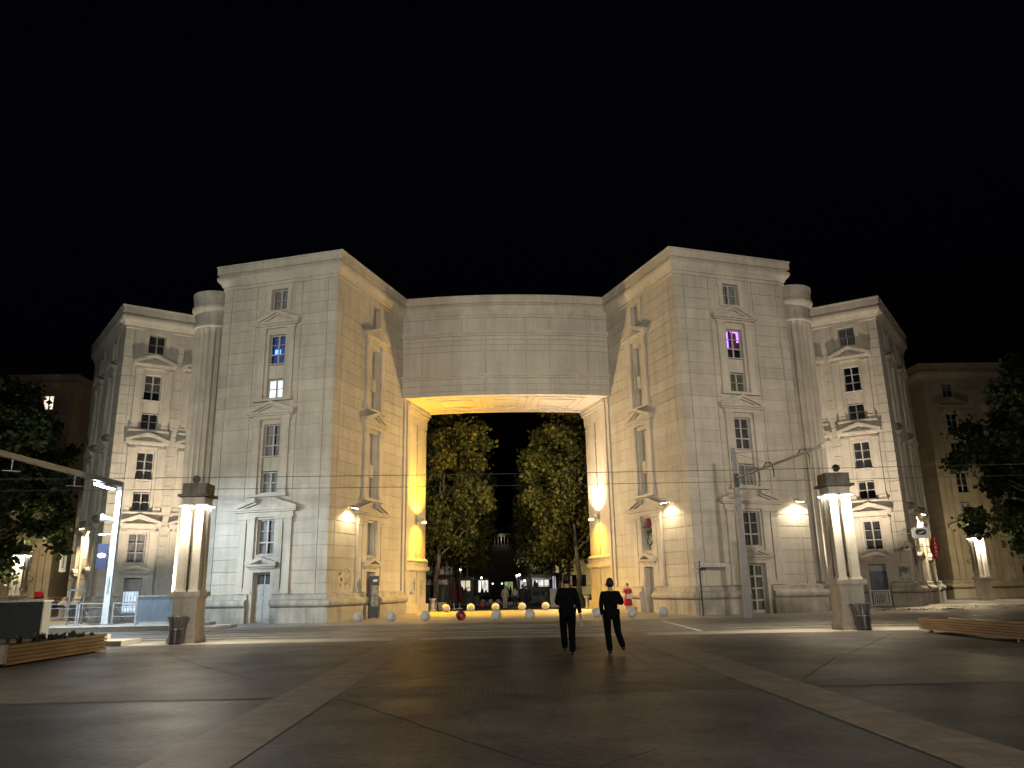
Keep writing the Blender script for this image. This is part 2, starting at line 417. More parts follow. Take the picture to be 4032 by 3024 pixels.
def pediment(F, sx, c, zt, za, hw, proj, ze, root, mat, broken=0, name='pediment'):
    mb = MB(sx)
    mb.fbox(F, c-hw, c+hw, 0, proj, zt-.11, zt)
    mb.fbox(F, c-hw+.08, c+hw-.08, 0, proj-.1, zt-.2, zt-.112)
    mb.fbox(F, c-hw+.27, c+hw-.27, 0, .12, ze+.09, zt-.202)
    mb.fbox(F, c-hw+.24, c+hw-.24, 0, .16, ze, ze+.088)
    if not broken:
        sl = (za-zt)/hw
        for s in (-1,1):
            mb.prism(F, [(c+s*hw,zt+.002),(c+s*(hw+.03),zt+.1),(c,za),(c,za-.15),(c+s*(hw-.28),zt+.002)], 0, proj+.02)
            mb.prism(F, [(c+s*(hw-.282),zt+.003),(c,za-.152),(c,za-.25),(c+s*(hw-.5),zt+.003)], 0, proj-.12)
        mb.prism(F, [(c-hw+.5,zt+.003),(c+hw-.5,zt+.003),(c,za-.26)], 0, .07)
    else:
        sl = (za-zt)/(hw-broken)
        for s in (-1,1):
            mb.prism(F, [(c+s*hw,zt+.002),(c+s*(hw+.03),zt+.1),(c+s*broken,za),(c+s*broken,za-.2),(c+s*(hw-.36),zt+.002)], 0, proj+.02)
            mb.prism(F, [(c+s*(hw-.362),zt+.003),(c+s*broken,za-.202),(c+s*broken,za-.32),(c+s*(hw-.62),zt+.003)], 0, proj-.12)
        mb.fbox(F, c-hw+.62, c+hw-.62, 0, .075, zt+.003, zt+.22)
    return mb.build(name, mat, root)

def pilaster(F, sx, a0, a1, z0, z1, root, mat):
    mb = MB(sx)
    mb.fbox(F, a0, a1, 0, .12, z0+.3, z1-.32)
    mb.fbox(F, a0-.05, a1+.05, 0, .18, z0, z0+.1)
    mb.fbox(F, a0-.025, a1+.025, 0, .155, z0+.1, z0+.298)
    mb.fbox(F, a0-.02, a1+.02, 0, .15, z1-.318, z1-.12)
    mb.fbox(F, a0-.05, a1+.05, 0, .19, z1-.118, z1-.002)
    return mb.build('pilaster', mat, root)

def window(F, sx, c, z0, z1, root, style='sheer', hw=HW, frame='frame'):
    w = MB(sx); t = .055; n0, n1 = -.27, -.19
    a0, a1 = c-hw, c+hw
    w.fbox(F,a0,a0+t,n0,n1,z0,z1); w.fbox(F,a1-t,a1,n0,n1,z0,z1); w.fbox(F,a0+t,a1-t,n0,n1,z1-t,z1); w.fbox(F,a0+t,a1-t,n0,n1,z0,z0+t)
    tall = z1-z0 > 1.5
    zb = z0+(z1-z0)*.345 if tall else (z0+z1)/2
    w.fbox(F,a0+t,a1-t,n0,n1-.01,zb-.035 if tall else zb-.018,zb+.035 if tall else zb+.018)
    w.fbox(F,c-.04,c+.04,n0,n1-.005,z0+t,zb-.036); w.fbox(F,c-.04,c+.04,n0,n1-.005,zb+.036,z1-t)
    if tall:
        zz = zb+(z1-zb)*.5
        w.fbox(F,a0+t,c-.041,n0,n1-.012,zz-.016,zz+.016); w.fbox(F,c+.041,a1-t,n0,n1-.012,zz-.016,zz+.016)
    w.fbox(F,a0-.04,a1+.04,-.19,.05,z0-.055,z0-.003)
    wo = w.build('window', M[frame], root)
    p = MB(sx); p.fbox(F,a0+.02,a1-.02,-.235,-.23,z0+.02,z1-.02); p.build('pane', M['glass'], wo)
    def sheet(name, mat, x0, x1, q0, q1, depth=-.34, amp=.018, freq=34):
        k = MB(sx); n = max(4,int((x1-x0)*40)); ph = random.random()*6
        for i in range(n):
            b0 = x0+(x1-x0)*i/n; b1 = x0+(x1-x0)*(i+1)/n
            d0 = depth+amp*sin(freq*b0+ph+sin(b0*7)); d1 = depth+amp*sin(freq*b1+ph+sin(b1*7))
            k.face([F(b0,d0,q0),F(b1,d1,q0),F(b1,d1,q1),F(b0,d0,q1)])
        return k.build(name, mat, wo, smooth='full')
    back = MB(sx); back.face([F(a0-.5,-.75,z0-.4),F(a1+.5,-.75,z0-.4),F(a1+.5,-.75,z1+.4),F(a0-.5,-.75,z1+.4)])  # near-black sheet stands in for the darkness of the unlit room
    lit = {'white':'lit_white','warm':'lit_warm','shop':'lit_shop'}.get(style)
    if style == 'sheer':
        sheet('curtain', M['curtain'], a0, a1, z0, z1)
    elif style == 'split':
        sheet('curtain', M['curtain'], a0, c-.06, z0, z1); sheet('curtain', M['curtain'], c+.12, a1, z0, z1); back.build('dark_room_backing', M['interior'], wo)
    elif style == 'dark':
        sheet('curtain', M['curtain_dark'], a0, a1, z0, z1)
    elif style == 'half':
        sheet('curtain', M['curtain'], a0, a1, zb, z1); back.build('dark_room_backing', M['interior'], wo)
    elif style == 'green':
        sheet('curtain', M['curtain_green'], a0, a1, z0, z1)
    elif style == 'open':
        back.build('dark_room_backing', M['interior'], wo)
    elif lit:
        sheet('curtain', M[lit], a0, a1, z0, z1)
    elif style == 'blue':
        sheet('curtain', M['dim_blue'], a0, a1, z0, z1, depth=-.5)
        tv = MB(sx); tv.fbox(F,c+.0,c+.36,-.42,-.40,z0+.62,z0+.95); tv.build('television_screen', M['lit_blue'], wo)
    elif style == 'purple':
        sheet('curtain', M['lit_purple'], a0, c-.08, zb+.1, z1, depth=-.5); sheet('curtain', M['curtain_red'], c-.08, a1, zb, z1, depth=-.4)
        strip = MB(sx); strip.fbox(F,a1-.14,a1,-.36,-.33,zb+.45,z1-.02); strip.fbox(F,c,a1-.14,-.36,-.33,z1-.1,z1-.02); strip.build('light_strip', M['lit_purple'], wo)
        back.build('dark_room_backing', M['interior'], wo)
    return wo

def spandrel(F, sx, c, z0, z1, root, mat):
    mb = MB(sx)
    mb.fbox(F,c-HW+.003,c+HW-.003,-.275,-.14,z0,z1)
    mb.fbox(F,c-HW+.06,c-.03,-.14,-.115,z0+.08,z1-.08); mb.fbox(F,c+.03,c+HW-.06,-.14,-.115,z0+.08,z1-.08)
    return mb.build('spandrel', mat, root)

def bay(F, sx, c, root, styles=None, tower=True, blind=False, stone='trim', door=None):
    st = styles or {}; T = M[stone]
    # top window surround
    mb = MB(sx); z0,z1 = WIN['w1']
    for a,b_,q0,q1 in ((c-.78,c-HW-.01,z0-.12,z1+.27),(c+HW+.01,c+.78,z0-.12,z1+.27),(c-HW-.01,c+HW+.01,z1+.01,z1+.27),(c-HW-.01,c+HW+.01,z0-.12,z0-.058)):
        mb.fbox(F,a,b_,0,.07,q0,q1)
    mb.fbox(F,c-.86,c-.782,0,.065,z1-.15,z1+.25); mb.fbox(F,c+.782,c+.86,0,.065,z1-.15,z1+.25)
    mb.build('window_surround', T, root)
    hw = 1.42 if tower else 1.32
    pediment(F,sx,c,16.2,16.87,hw,.32,15.86,root,T)
    pediment(F,sx,c,11.03,11.62,hw,.32,10.62,root,T)
    if tower: pediment(F,sx,c,5.82,6.37,1.92,.36,5.36,root,T,broken=.52)
    else: pediment(F,sx,c,5.82,6.40,1.3,.32,5.38,root,T)
    pediment(F,sx,c,2.93,3.29,.9,.34,2.66,root,T)
    for z in (11.64,6.42):
        mb = MB(sx); mb.fbox(F,c-1.2,c+1.2,0,.24,z,z+.13); mb.build('ledge', T, root)
    for s in (-1,1):
        for (q0,q1) in ((11.772,15.858),(6.552,10.618)):
            a,b_ = sorted((c+s*.69,c+s*1.1)); pilaster(F,sx,a,b_,q0,q1,root,T)
        if tower:
            for u,v in ((.62,1.05),(1.14,1.57)):
                a,b_ = sorted((c+s*u,c+s*v)); pilaster(F,sx,a,b_,1.45,5.358,root,T)
        else:
            a,b_ = sorted((c+s*.69,c+s*1.1)); pilaster(F,sx,a,b_,1.45,5.378,root,T)
    mb = MB(sx)
    for s in (-1,1):
        a,b_ = sorted((c+s*(HW+.003),c+s*.74)); mb.fbox(F,a,b_,0,.13,-.3,2.655)
    mb.fbox(F,c-HW-.003,c+HW+.003,0,.125,2.525,2.655); mb.build('door_surround', T, root)
    spandrel(F,sx,c,12.98,13.76,root,T); spandrel(F,sx,c,7.83,8.58,root,T)
    if blind:
        mb = MB(sx)
        for a in (c-HW+.02,c+.02): pass
        mb.fbox(F,c-.09,c-.06,-.28,-.25,12.2,12.9)
        mb.build('blind_panel', T, root)
    else:
        for k in ('w1','w2','w3','w4','w5','w6'):
            if st.get(k) != 'skip': window(F,sx,c,*WIN[k],root,st.get(k,'sheer'))
    if door: door(F,sx,c,root)

def door_panelled(F, sx, c, root):
    d = MB(sx); n0 = -.27
    d.fbox(F,c-HW+.01,c+HW-.01,n0,-.2,-.02,1.93)
    for i in range(3):
        for j in (0,1):
            a = c-HW+.07+j*.47; z = .1+i*.62
            d.fbox(F,a,a+.4,-.2,-.175,z,z+.52)
    d.fbox(F,c-HW+.01,c-HW+.06,n0,-.2,1.932,2.5); d.fbox(F,c+HW-.06,c+HW-.01,n0,-.2,1.932,2.5); d.fbox(F,c-.03,c+.03,n0,-.2,1.932,2.5); d.fbox(F,c-HW+.061,c+HW-.061,n0,-.21,2.44,2.5)
    o = d.build('door', M['frame'], root)
    g = MB(sx); g.fbox(F,c-HW+.06,c+HW-.06,-.25,-.24,1.94,2.43); g.build('pane', M['curtain_dark'], o)
    h = MB(sx); h.tube([F(c+.4,-.17,.95),F(c+.4,-.12,.95),F(c+.3,-.12,.95)],.012); h.build('handle', M['metal'], o)

def door_glazed(F, sx, c, root):
    d = MB(sx); n0, n1 = -.27, -.2
    a0,a1 = c-HW+.01,c+HW-.01
    d.fbox(F,a0,a0+.06,n0,n1,0,2.5); d.fbox(F,a1-.06,a1,n0,n1,0,2.5); d.fbox(F,c-.045,c+.045,n0,n1,0,2.5)
    for z in (.0,.62,1.22,1.83,2.42):
        h = .09 if z == 0 else .04
        d.fbox(F,a0+.061,c-.046,n0,n1-.01,z,z+h*2); d.fbox(F,c+.046,a1-.061,n0,n1-.01,z,z+h*2)
    o = d.build('door', M['frame'], root)
    g = MB(sx); g.fbox(F,a0+.05,a1-.05,-.25,-.245,.05,2.45); g.build('pane', M['glass'], o)
    g = MB(sx); g.fbox(F,a0+.05,a1-.05,-.36,-.34,.05,2.45); g.build('curtain', M['curtain_green'], o)

def door_shutter(F, sx, c, root):
    d = MB(sx)
    d.fbox(F,c-HW+.01,c+HW-.01,-.27,-.15,2.1,2.5)
    o0 = d.build('shutter_box', M['frame'], root)
    d = MB(sx)
    for i in range(11):
        z = 1.0+i*.1
        d.prism(F,[(c-HW+.03,z),(c+HW-.03,z),(c+HW-.03,z+.085),(c-HW+.03,z+.085)],-.24,-.19)
    d.fbox(F,c-HW+.03,c+HW-.03,-.26,-.245,1.0,2.1)
    d.build('roller_shutter', M['bluepanel'], root)
    d = MB(sx); d.fbox(F,c-HW,c+HW,-.28,-.2,-.2,.98); d.build('door_infill', M['plinth'], root)

def door_shop(F, sx, c, root):
    d = MB(sx); a0,a1 = c-HW+.01,c+HW-.01
    d.fbox(F,a0,a1,-.27,-.2,1.72,2.5); d.fbox(F,a0,a0+.06,-.27,-.19,0,1.72); d.fbox(F,a1-.06,a1,-.27,-.19,0,1.72)
    for i in range(1,6):
        a = a0+(a1-a0)*i/6; d.fbox(F,a-.012,a+.012,-.26,-.22,.5,1.72)
    for z in (.5,.92,1.1): d.fbox(F,a0+.061,a1-.061,-.25,-.215,z-.02,z+.02)
    d.fbox(F,a0+.061,a1-.061,-.27,-.2,0,.45)
    o = d.build('shop_door', M['boardgrey'], root)
    g = MB(sx); g.fbox(F,a0+.06,a1-.06,-.36,-.34,.45,1.72); g.build('pane', M['lit_shop'], o)

def plinth(sx, paths, root, mat='plinth'):
    for p in paths:
        mb = MB(sx); mb.sweep(PLINTH, p); mb.build('plinth', M[mat], root, smooth=True)

def cornice(sx, path, root, mat='trim', name='cornice'):
    mb = MB(sx); mb.sweep(CORNICE, path); return mb.build(name, M[mat], root, smooth=True)

def p2(F, a, n=0):
    q = F(a,n,0); return (q[0],q[1])

# geometry of the crescent (measured in metres, mirrored about x = 0)
A1 = radians(16.8); A2 = radians(19)
TC = (9.38, 40.45)
FO = Fr(TC, (cos(A1),sin(A1)), (sin(A1),-cos(A1)))         # outer face of a tower
FI = Fr(TC, (-sin(A2),cos(A2)), (-cos(A2),-sin(A2)))       # inner face, towards the archway
OL, IL = 7.3, 9.1
TE = FO(OL,0,0)
FS = Fr((TE[0],TE[1]), (-sin(A1),cos(A1)), (cos(A1),sin(A1)))   # hidden outer flank
TH = radians(32.8)
PW = (24.83, 48.54)
FP = Fr(PW, (-cos(TH),sin(TH)), (-sin(TH),-cos(TH)))       # pavilion front
sA = math.atan2(.807,.59)
FQ = Fr(PW, (cos(sA),sin(sA)), (sin(sA),-cos(sA)))         # pavilion flank
PL, QL = 7.0, 10.8
FARC = (36.93, 65.1)
FF = Fr(FARC, (1,0), (0,-1)); FG = Fr(FARC, (0,1), (-1,0))

def tower(sx, label, styles, door):
    root = thing('apartment_tower', label, 'building', (sx*11.5,44.5,0), 'tower blocks beside the archway')
    mb = MB(sx)
    wall(mb, FO, OL, [3.65], (.6, OL-.55, 2.2, 5.1))
    wall(mb, FS, 9, [], ())
    mb.build('wall', M['stone'], root)
    mb = MB(sx); wall(mb, FI, IL, [4.5], (.6,), blind=True); mb.build('wall', M['stone'], root)
    bay(FO,sx,3.65,root,styles,True,False,'trim',door)
    bay(FI,sx,4.5,root,None,True,True,'trim',None)
    cornice(sx,[p2(FS,9),p2(FS,0),TC,p2(FI,7.95)],root)
    mb = MB(sx)
    mb.face([FO(0,-.05,19.9),FO(OL,-.05,19.9),FS(9,-.05,19.9),FI(8.5,-.05,19.9)]); mb.build('roof', M['capstone'], root)
    g = .72
    plinth(sx,[[p2(FS,9),p2(FS,0),p2(FO,3.65+g)],[p2(FO,3.65-g),TC,p2(FI,4.5-g)],[p2(FI,4.5+g),p2(FI,IL-.5)]],root)
    mb = MB(sx)   # stepped reveal strips where the tower meets the archway
    mb.fbox(FI,8.5,8.78,0,.1,-.3,13.3); mb.fbox(FI,8.86,9.1,0,.16,-.3,13.3); mb.build('corner_strip', M['trim'], root)
    return root

tL = tower(-1,'left tower block of the archway with a blue window above a lit white one',dict(w1='sheer',w2='blue',w3='white',w4='split',w5='sheer',w6='split'),door_panelled)
tR = tower(1,'right tower block of the archway with a purple lit window',dict(w1='split',w2='purple',w3='green',w4='dark',w5='sheer',w6='dark'),door_glazed)

# ---- giant fluted columns between tower and pavilion
def fluted(sx, label):
    c = (18.45,47.3,0)
    root = thing('fluted_column', label, 'column', (sx*c[0],c[1],0), 'giant fluted columns')
    NF = 24; SEG = NF*8
    zs = [1.5,1.62]; prof = []
    z_top = 17.45
    joints = [4.4,7.6,10.8,14.0,17.0][:4]
    rz = [(1.30,1.55),(1.30,1.7)]
    for j in joints: rz += [(1.30,j-.03),(1.275,j-.028),(1.275,j+.028),(1.30,j+.03)]
    rz += [(1.30,17.05),(1.30,17.25),(1.30,17.38),(1.30,17.56)]
    def rf(r,z,j):
        ph = (j%8)/8.0; f = max(0.0, sin(pi*min(1,max(0,(ph-.12)/.88))))
        k = 1.0
        if z > 17.0: k = max(0.0, min(1.0,(17.42-z)/.4))
        if z < 1.75: k = max(0.0,(z-1.55)/.2)
        return r - .155*f*(k**.5)
    mb = MB(sx); mb.lathe(c, rz, SEG, rf); sh = mb.build('shaft', M['stone'], root, smooth=True)
    mb = MB(sx)
    mb.lathe(c, [(1.3,17.57),(1.39,17.6),(1.43,17.68),(1.41,17.78),(1.31,17.82),(1.30,18.38),(1.33,18.4),(1.34,18.48),(1.37,18.5),(1.42,18.62),(1.50,18.72),(1.56,18.84),(1.57,18.96),(1.54,19.06),(1.46,19.1),(1.46,19.2),(1.48,19.22),(1.50,19.5),(1.55,19.75),(1.56,19.9),(.1,19.93)],72)
    mb.build('capital', M['lantern'], root, smooth=True)
    mb = MB(sx)
    mb.lathe(c, [(1.75,-.2),(1.75,.72),(1.72,.75),(1.72,.8),(1.8,.9),(1.83,1.0),(1.8,1.12),(1.7,1.2),(1.55,1.22),(1.5,1.4),(1.36,1.5),(1.3,1.55)],48); mb.build('base', M['plinth'], root, smooth=True)
    return root
fluted(-1,'giant fluted stone column left of the archway, behind the left lantern pillar')
fluted(1,'giant fluted stone column right of the archway, behind the right lantern pillar')

# ---- pavilions
def pavilion(sx, label, st1, st2, door):
    root = thing('apartment_building', label, 'building', (sx*25.5,51.5,0), 'pavilions flanking the towers')
    b1, b2 = 1.95, 4.93
    mb = MB(sx); wall(mb,FP,PL,[b1,b2],(.55,3.44-.25,3.44+.25)); mb.build('wall', M['stone'], root)
    mb = MB(sx); wall(mb,FQ,QL,[2.9,7.4],(.5,5.1),blind=True); mb.build('wall', M['stone'], root)
    bay(FP,sx,b1,root,st1,False,False,'trim',door); bay(FP,sx,b2,root,st2,False,False,'trim',door_panelled)
    bay(FQ,sx,2.9,root,None,False,True,'trim'); bay(FQ,sx,7.4,root,None,False,True,'trim')
    cornice(sx,[p2(FQ,QL),PW,p2(FP,PL)],root)
    mb = MB(sx); mb.face([FP(0,-.05,19.9),FP(PL,-.05,19.9),FP(PL,-9,19.9),FQ(QL,-.05,19.9)]); mb.build('roof', M['capstone'], root)
    g = .7
    plinth(sx,[[p2(FQ,2.9-g),PW,p2(FP,b1-g)],[p2(FP,b1+g),p2(FP,b2-g)],[p2(FP,b2+g),p2(FP,PL)],[p2(FQ,7.4-g),p2(FQ,2.9+g)],[p2(FQ,QL),p2(FQ,7.4+g)]],root)
    return root
pavL = pavilion(-1,'left corner apartment building with a lit shop door, beyond the left fluted column',dict(w1='dark',w2='half',w3='dark',w4='sheer',w5='split',w6='sheer'),dict(w1='warm',w2='open',w4='dark'),door_shop)
pavR = pavilion(1,'right corner apartment building with a grey roller shutter, beyond the right fluted column',dict(w1='split',w2='open',w3='dark',w4='sheer',w5='half',w6='dark'),dict(w1='dark',w2='warm',w4='white'),door_shutter)

# ---- dim blocks farther back
def far_block(sx, label, st):
    root = thing('apartment_building', label, 'building', (sx*42,69,0), 'dim apartment blocks farther back')
    mb = MB(sx); wall(mb,FF,14,[2.1,6.3],(.5,4.2)); mb.build('wall', M['farstone'], root)
    mb = MB(sx); wall(mb,FG,9,[],()); mb.build('wall', M['farstone'], root)
    bay(FF,sx,2.1,root,st,True,False,'farstone',door_panelled); bay(FF,sx,6.3,root,dict(w1='dark',w4='dark'),True,False,'farstone',door_panelled)
    cornice(sx,[p2(FF,14),FARC,p2(FG,9)],root,'farstone')
    plinth(sx,[[p2(FF,14),p2(FF,7.0)],[p2(FF,5.6),p2(FF,2.8)],[p2(FF,1.4),FARC,p2(FG,9)]],root,'farstone')
    return root
farL = far_block(-1,'dim apartment block at far left with one bright lit window',dict(w1='warm',w2='open',w3='dark',w4='dark'))
farR = far_block(1,'dim unlit apartment block at far right behind the tree',dict(w1='half',w2='open',w3='dark',w4='half'))

# ---- the bowed bridge over the archway
SOF = 13.36
def bridge():
    root = thing('archway_bridge','bowed stone bridge block spanning the archway between the two towers','bridge',(0,50,13.4))
    F = Arc(78.55,31.0)
    X = [-6.75,-5.42,-2.83,-1.3,1.27,2.81,5.3,6.75]
    S = []
    for i in range(len(X)-1):
        n = max(2,int((X[i+1]-X[i])/.4)); S += [X[i]+(X[i+1]-X[i])*k/n for k in range(n+1)]
    Zs = [SOF,13.62,13.67,14.02,14.07,14.4,17.02,17.04,16.65,16.7,16.25,16.3,WALLTOP,14.45]
    for x in X[1:-1]: S += [x-.04,x+.04]
    for a in (X[1]-.22,X[2]+.22,X[3]-.2,X[4]+.2,X[5]-.2,X[6]+.22): S += [a-.015,a+.015]
    def depth(a,z):
        if any(abs(a-x) < .04 for x in X[1:-1]): return (-.06,True)
        if any(q < z < q+.051 for q in (13.62,14.02,16.65,16.25)) or 17.02 < z < 17.04:
            return (-.06,True)
        return (0,True)
    mb = MB(); relief(mb,F,S,Zs,depth); mb.build('wall', M['bridge'], root)
    fine = [-6.85+13.7*k/28 for k in range(29)]
    def ledge(z0,z1,n,name):
        mb = MB()
        for k in range(28): pass
        P = [(F(a,0,0)[0],F(a,0,0)[1]) for a in reversed(fine)]
        mb.sweep([(0,z0),(n*.6,z0),(n*.6,z0+.1),(n,z0+.13),(n,z1-.04),(0,z1)],P); mb.build(name, M['bridge'], root, smooth=True)
    ledge(17.3,17.66,.2,'ledge'); ledge(14.46,14.78,.2,'ledge')
    mb = MB()
    for i,(a,b_) in enumerate(zip(X[:-1],X[1:])):      # raised frames of the panels
        if i in (0,2,4,6):
            for q in (a+.1,b_-.22):
                mb.fbox(F,q,q+.12,0,.03,14.8,16.24)
    mb.build('panel_frame', M['bridge'], root)
    mb = MB(); P = [(F(a,0,0)[0],F(a,0,0)[1]) for a in reversed([-7.0+14*k/28 for k in range(29)])]
    mb.sweep(CORNICE, P); mb.build('cornice', M['trim'], root, smooth=True)
    # soffit with sunk coffers, underside of the span
    mb = MB(); D = 4.9
    def sof(a,d,z): q = F(a,-d,z); return q
    for k in range(28): mb.face([sof(fine[k],0,SOF),sof(fine[k+1],0,SOF),sof(fine[k+1],D,SOF),sof(fine[k],D,SOF)])
    mb.build('soffit', M['soffit'], root)
    mb = MB()
    for k in range(28):
        a,b_ = fine[k],fine[k+1]
        mb.hexa([sof(a,D-.5,SOF-.05),sof(b_,D-.5,SOF-.05),sof(b_,D-.01,SOF-.05),sof(a,D-.01,SOF-.05),sof(a,D-.5,SOF-.003),sof(b_,D-.5,SOF-.003),sof(b_,D-.01,SOF-.003),sof(a,D-.01,SOF-.003)])
    mb.build('ledge', M['soffit'], root)
    for (a,b_) in ((-5.3,-1.75),(-1.45,1.45),(1.75,5.3)):
        mb = MB()
        for (x0,x1,d0,d1) in ((a,b_,.5,.58),(a,b_,3.9,3.98),(a,a+.08,.58,3.9),(b_-.08,b_,.58,3.9),(a+.55,b_-.55,1.15,1.21),(a+.55,b_-.55,3.25,3.31),(a+.55,a+.61,1.21,3.25),(b_-.61,b_-.55,1.21,3.25)):
            n = max(1,int((x1-x0)/.5))
            for k in range(n):
                u = x0+(x1-x0)*k/n; w = x0+(x1-x0)*(k+1)/n
                mb.hexa([sof(u,d0,SOF-.045),sof(w,d0,SOF-.045),sof(w,d1,SOF-.045),sof(u,d1,SOF-.045),sof(u,d0,SOF-.003),sof(w,d0,SOF-.003),sof(w,d1,SOF-.003),sof(u,d1,SOF-.003)])
        mb.build('coffer_frame', M['soffit'], root)
    mb = MB()   # back wall and roof
    for k in range(28):
        a,b_ = fine[k],fine[k+1]
        mb.face([F(a,-D,SOF-.05),F(b_,-D,SOF-.05),F(b_,-D,19.9),F(a,-D,19.9)]); mb.face([F(a,-.05,19.9),F(b_,-.05,19.9),F(b_,-D,19.9),F(a,-D,19.9)])
    mb.build('roof', M['bridge'], root)
bridge()

# ---- the jambs inside the archway (one each side), flaring like the towers
AJ = radians(14.5)
JL = 3.75
FJ = Fr((6.42,49.15), (-sin(AJ),cos(AJ)), (-cos(AJ),-sin(AJ)))
GZ = .12
def jamb(sx, label):
    root = thing('archway_pier', label, 'pier', (sx*6.3,51,GZ), 'piers inside the archway')
    T = M['trim']
    mb = MB(sx); mb.fbox(FJ,0,JL,-1.0,-.12,3.0,SOF-.005); mb.build('wall', T, root)
    for a,b_ in ((.12,1.72),(1.98,JL-.12)):
        mb = MB(sx); mb.fbox(FJ,a,b_,-.12,0,3.45,12.2); mb.fbox(FJ,a-.02,b_+.02,-.12,.03,11.85,11.95)
        mb.build('pilaster', T, root)
    mb = MB(sx)
    mb.tube([FJ(1.85,-.1,3.5),FJ(1.85,-.1,10.9)],.07,10); mb.tube([FJ(1.85,-.1,10.9),FJ(1.85,-.1,11.05)],.11,10); mb.build('downpipe', T, root)
    mb = MB(sx)   # capital
    mb.fbox(FJ,-.02,JL+.02,-1.0,.02,12.2,12.75); mb.fbox(FJ,-.06,JL+.06,-1.0,.06,12.752,12.9); mb.fbox(FJ,-.12,JL+.12,-1.0,.16,12.902,13.1); mb.fbox(FJ,-.16,JL+.16,-1.0,.24,13.102,SOF-.01)
    mb.build('capital', T, root)
    mb = MB(sx)   # pedestal
    mb.fbox(FJ,-.05,JL+.05,-1.0,.0,.62,2.62)
    for a,b_ in ((.08,1.74),(1.96,JL-.08)): mb.fbox(FJ,a,b_,0,.05,.72,2.6)
    mb.fbox(FJ,-.16,JL+.16,-1.0,.16,-.3,.619)
    mb.fbox(FJ,-.1,JL+.1,-1.0,.1,2.622,2.7); mb.fbox(FJ,-.2,JL+.2,-1.0,.2,2.702,2.95)
    mb.fbox(FJ,-.1,JL+.1,-1.0,.1,2.952,3.2)
    mb.build('pedestal', M['trim'], root)
    mb = MB(sx); mb.sweep([(-.2,3.203),(.06,3.203),(.13,3.24),(.15,3.3),(.13,3.36),(.06,3.4),(.03,3.45),(-.2,3.45)],[p2(FJ,-.05),p2(FJ,JL+.05)]); mb.build('torus_moulding', T, root, smooth=True)
    return root
jamb(-1,'left pier inside the archway with yellow up and down light and a torn poster')
jamb(1,'right pier inside the archway with whiter up light')

# ------------------------------------------------------------------ wall lamps
def mx(F, sx, a, n, z):
    q = F(a,n,z); return (sx*q[0], q[1], q[2])

def pier_lamp(sx, label, up_col, dn_col, cast_col, pu, pd, pc):
    c = mx(FJ,sx,1.85,.16,5.95)
    root = thing('wall_lamp', label, 'wall lamp', c, 'up and down lamps on the archway piers')
    mb = MB(sx); 
    mb.fbox(FJ,1.75,1.95,.0,.16,5.78,6.1); mb.tube([FJ(1.85,.2,5.84),FJ(1.85,.2,6.06)],.085,14)
    mb.tube([FJ(1.85,.16,5.98),FJ(1.85,.42,5.98),FJ(1.85,.5,5.86)],.025,6)
    mb.build('bracket', M['metal'], root)
    mb = MB(sx); mb.lathe(FJ(1.85,.55,5.72),[(.05,.14),(.17,.05),(.19,.0),(.18,-.01)],18); mb.build('shade', M['white'], root)
    mb = MB(sx); mb.lathe(FJ(1.85,.55,5.705),[(.165,0),(.12,-.035),(.02,-.05)],16); mb.build('bulb', M['bulb_warm' if sx>0 else 'bulb_yellow'], root)
    u = mx(FJ,sx,1.85,.46,6.2); d = mx(FJ,sx,1.85,.46,5.66)
    lamp('SPOT','up_light',u,pu,up_col,root,mx(FJ,sx,1.85,.25,9.0),150,1,.05)
    lamp('SPOT','down_light',d,pd,dn_col,root,mx(FJ,sx,1.85,.25,3.0),150,1,.05)
    lamp('SPOT','cast_light',mx(FJ,sx,1.85,.75,5.9),pc*1.6,cast_col,root,(-sx*7.6,42.6,8.5),98,.75,.08)
    lamp('SPOT','floor_light',mx(FJ,sx,1.85,.75,5.6),pc*1.3,YEL if sx < 0 else AMB,root,(sx*.8,49.6,0),98,.7,.06)
    lamp('SPOT','tree_light',mx(FJ,sx,1.85,.75,6.0),pc*.8,CRM,root,(-sx*5.2,61,10),64,.8,.08)
    return root
YEL = (1,.53,.012); AMB = (1,.66,.24); PNK = (1,.75,.55); CRM = (1,.74,.42)
pier_lamp(-1,'brass up and down lamp glowing deep yellow on the left archway pier',YEL,YEL,CRM,3400,1900,3600)
pier_lamp(1,'up and down lamp glowing pale above and yellow below on the right archway pier',PNK,YEL,AMB,2000,1500,3600)

def flood(F, sx, a, z, label, power, col, group='floodlights on the building walls'):
    c = mx(F,sx,a,.0,z)
    root = thing('wall_lamp', label, 'wall lamp', c, group)
    mb = MB(sx); mb.tube([F(a,.0,z+.1),F(a,.25,z+.16),F(a,.42,z+.1)],.022,6); mb.fbox(F,a-.06,a+.06,-.0,.04,z+.02,z+.2); mb.build('bracket', M['metal'], root)
    mb = MB(sx); mb.hexa([F(a-.2,.3,z+.03),F(a+.2,.3,z+.03),F(a+.2,.55,z-.02),F(a-.2,.55,z-.02),F(a-.17,.32,z+.12),F(a+.17,.32,z+.12),F(a+.17,.52,z+.07),F(a-.17,.52,z+.07)]); mb.build('housing', M['metal'], root)
    mb = MB(sx); mb.hexa([F(a-.18,.32,z+.005),F(a+.18,.32,z+.005),F(a+.18,.53,z-.035),F(a-.18,.53,z-.035),F(a-.18,.32,z+.02),F(a+.18,.32,z+.02),F(a+.18,.53,z-.02),F(a-.18,.53,z-.02)]); mb.build('lens', M['bulb_warm'], root)
    lamp('SPOT','flood_light',mx(F,sx,a,.44,z-.06),power,col,root,mx(F,sx,a,.22,z-3),150,.35,.08)
    return root
WRM = (1,.80,.50)
flood(FI,-1,1.95,5.82,'small floodlight on the left tower above the red heart stencils',190,WRM)
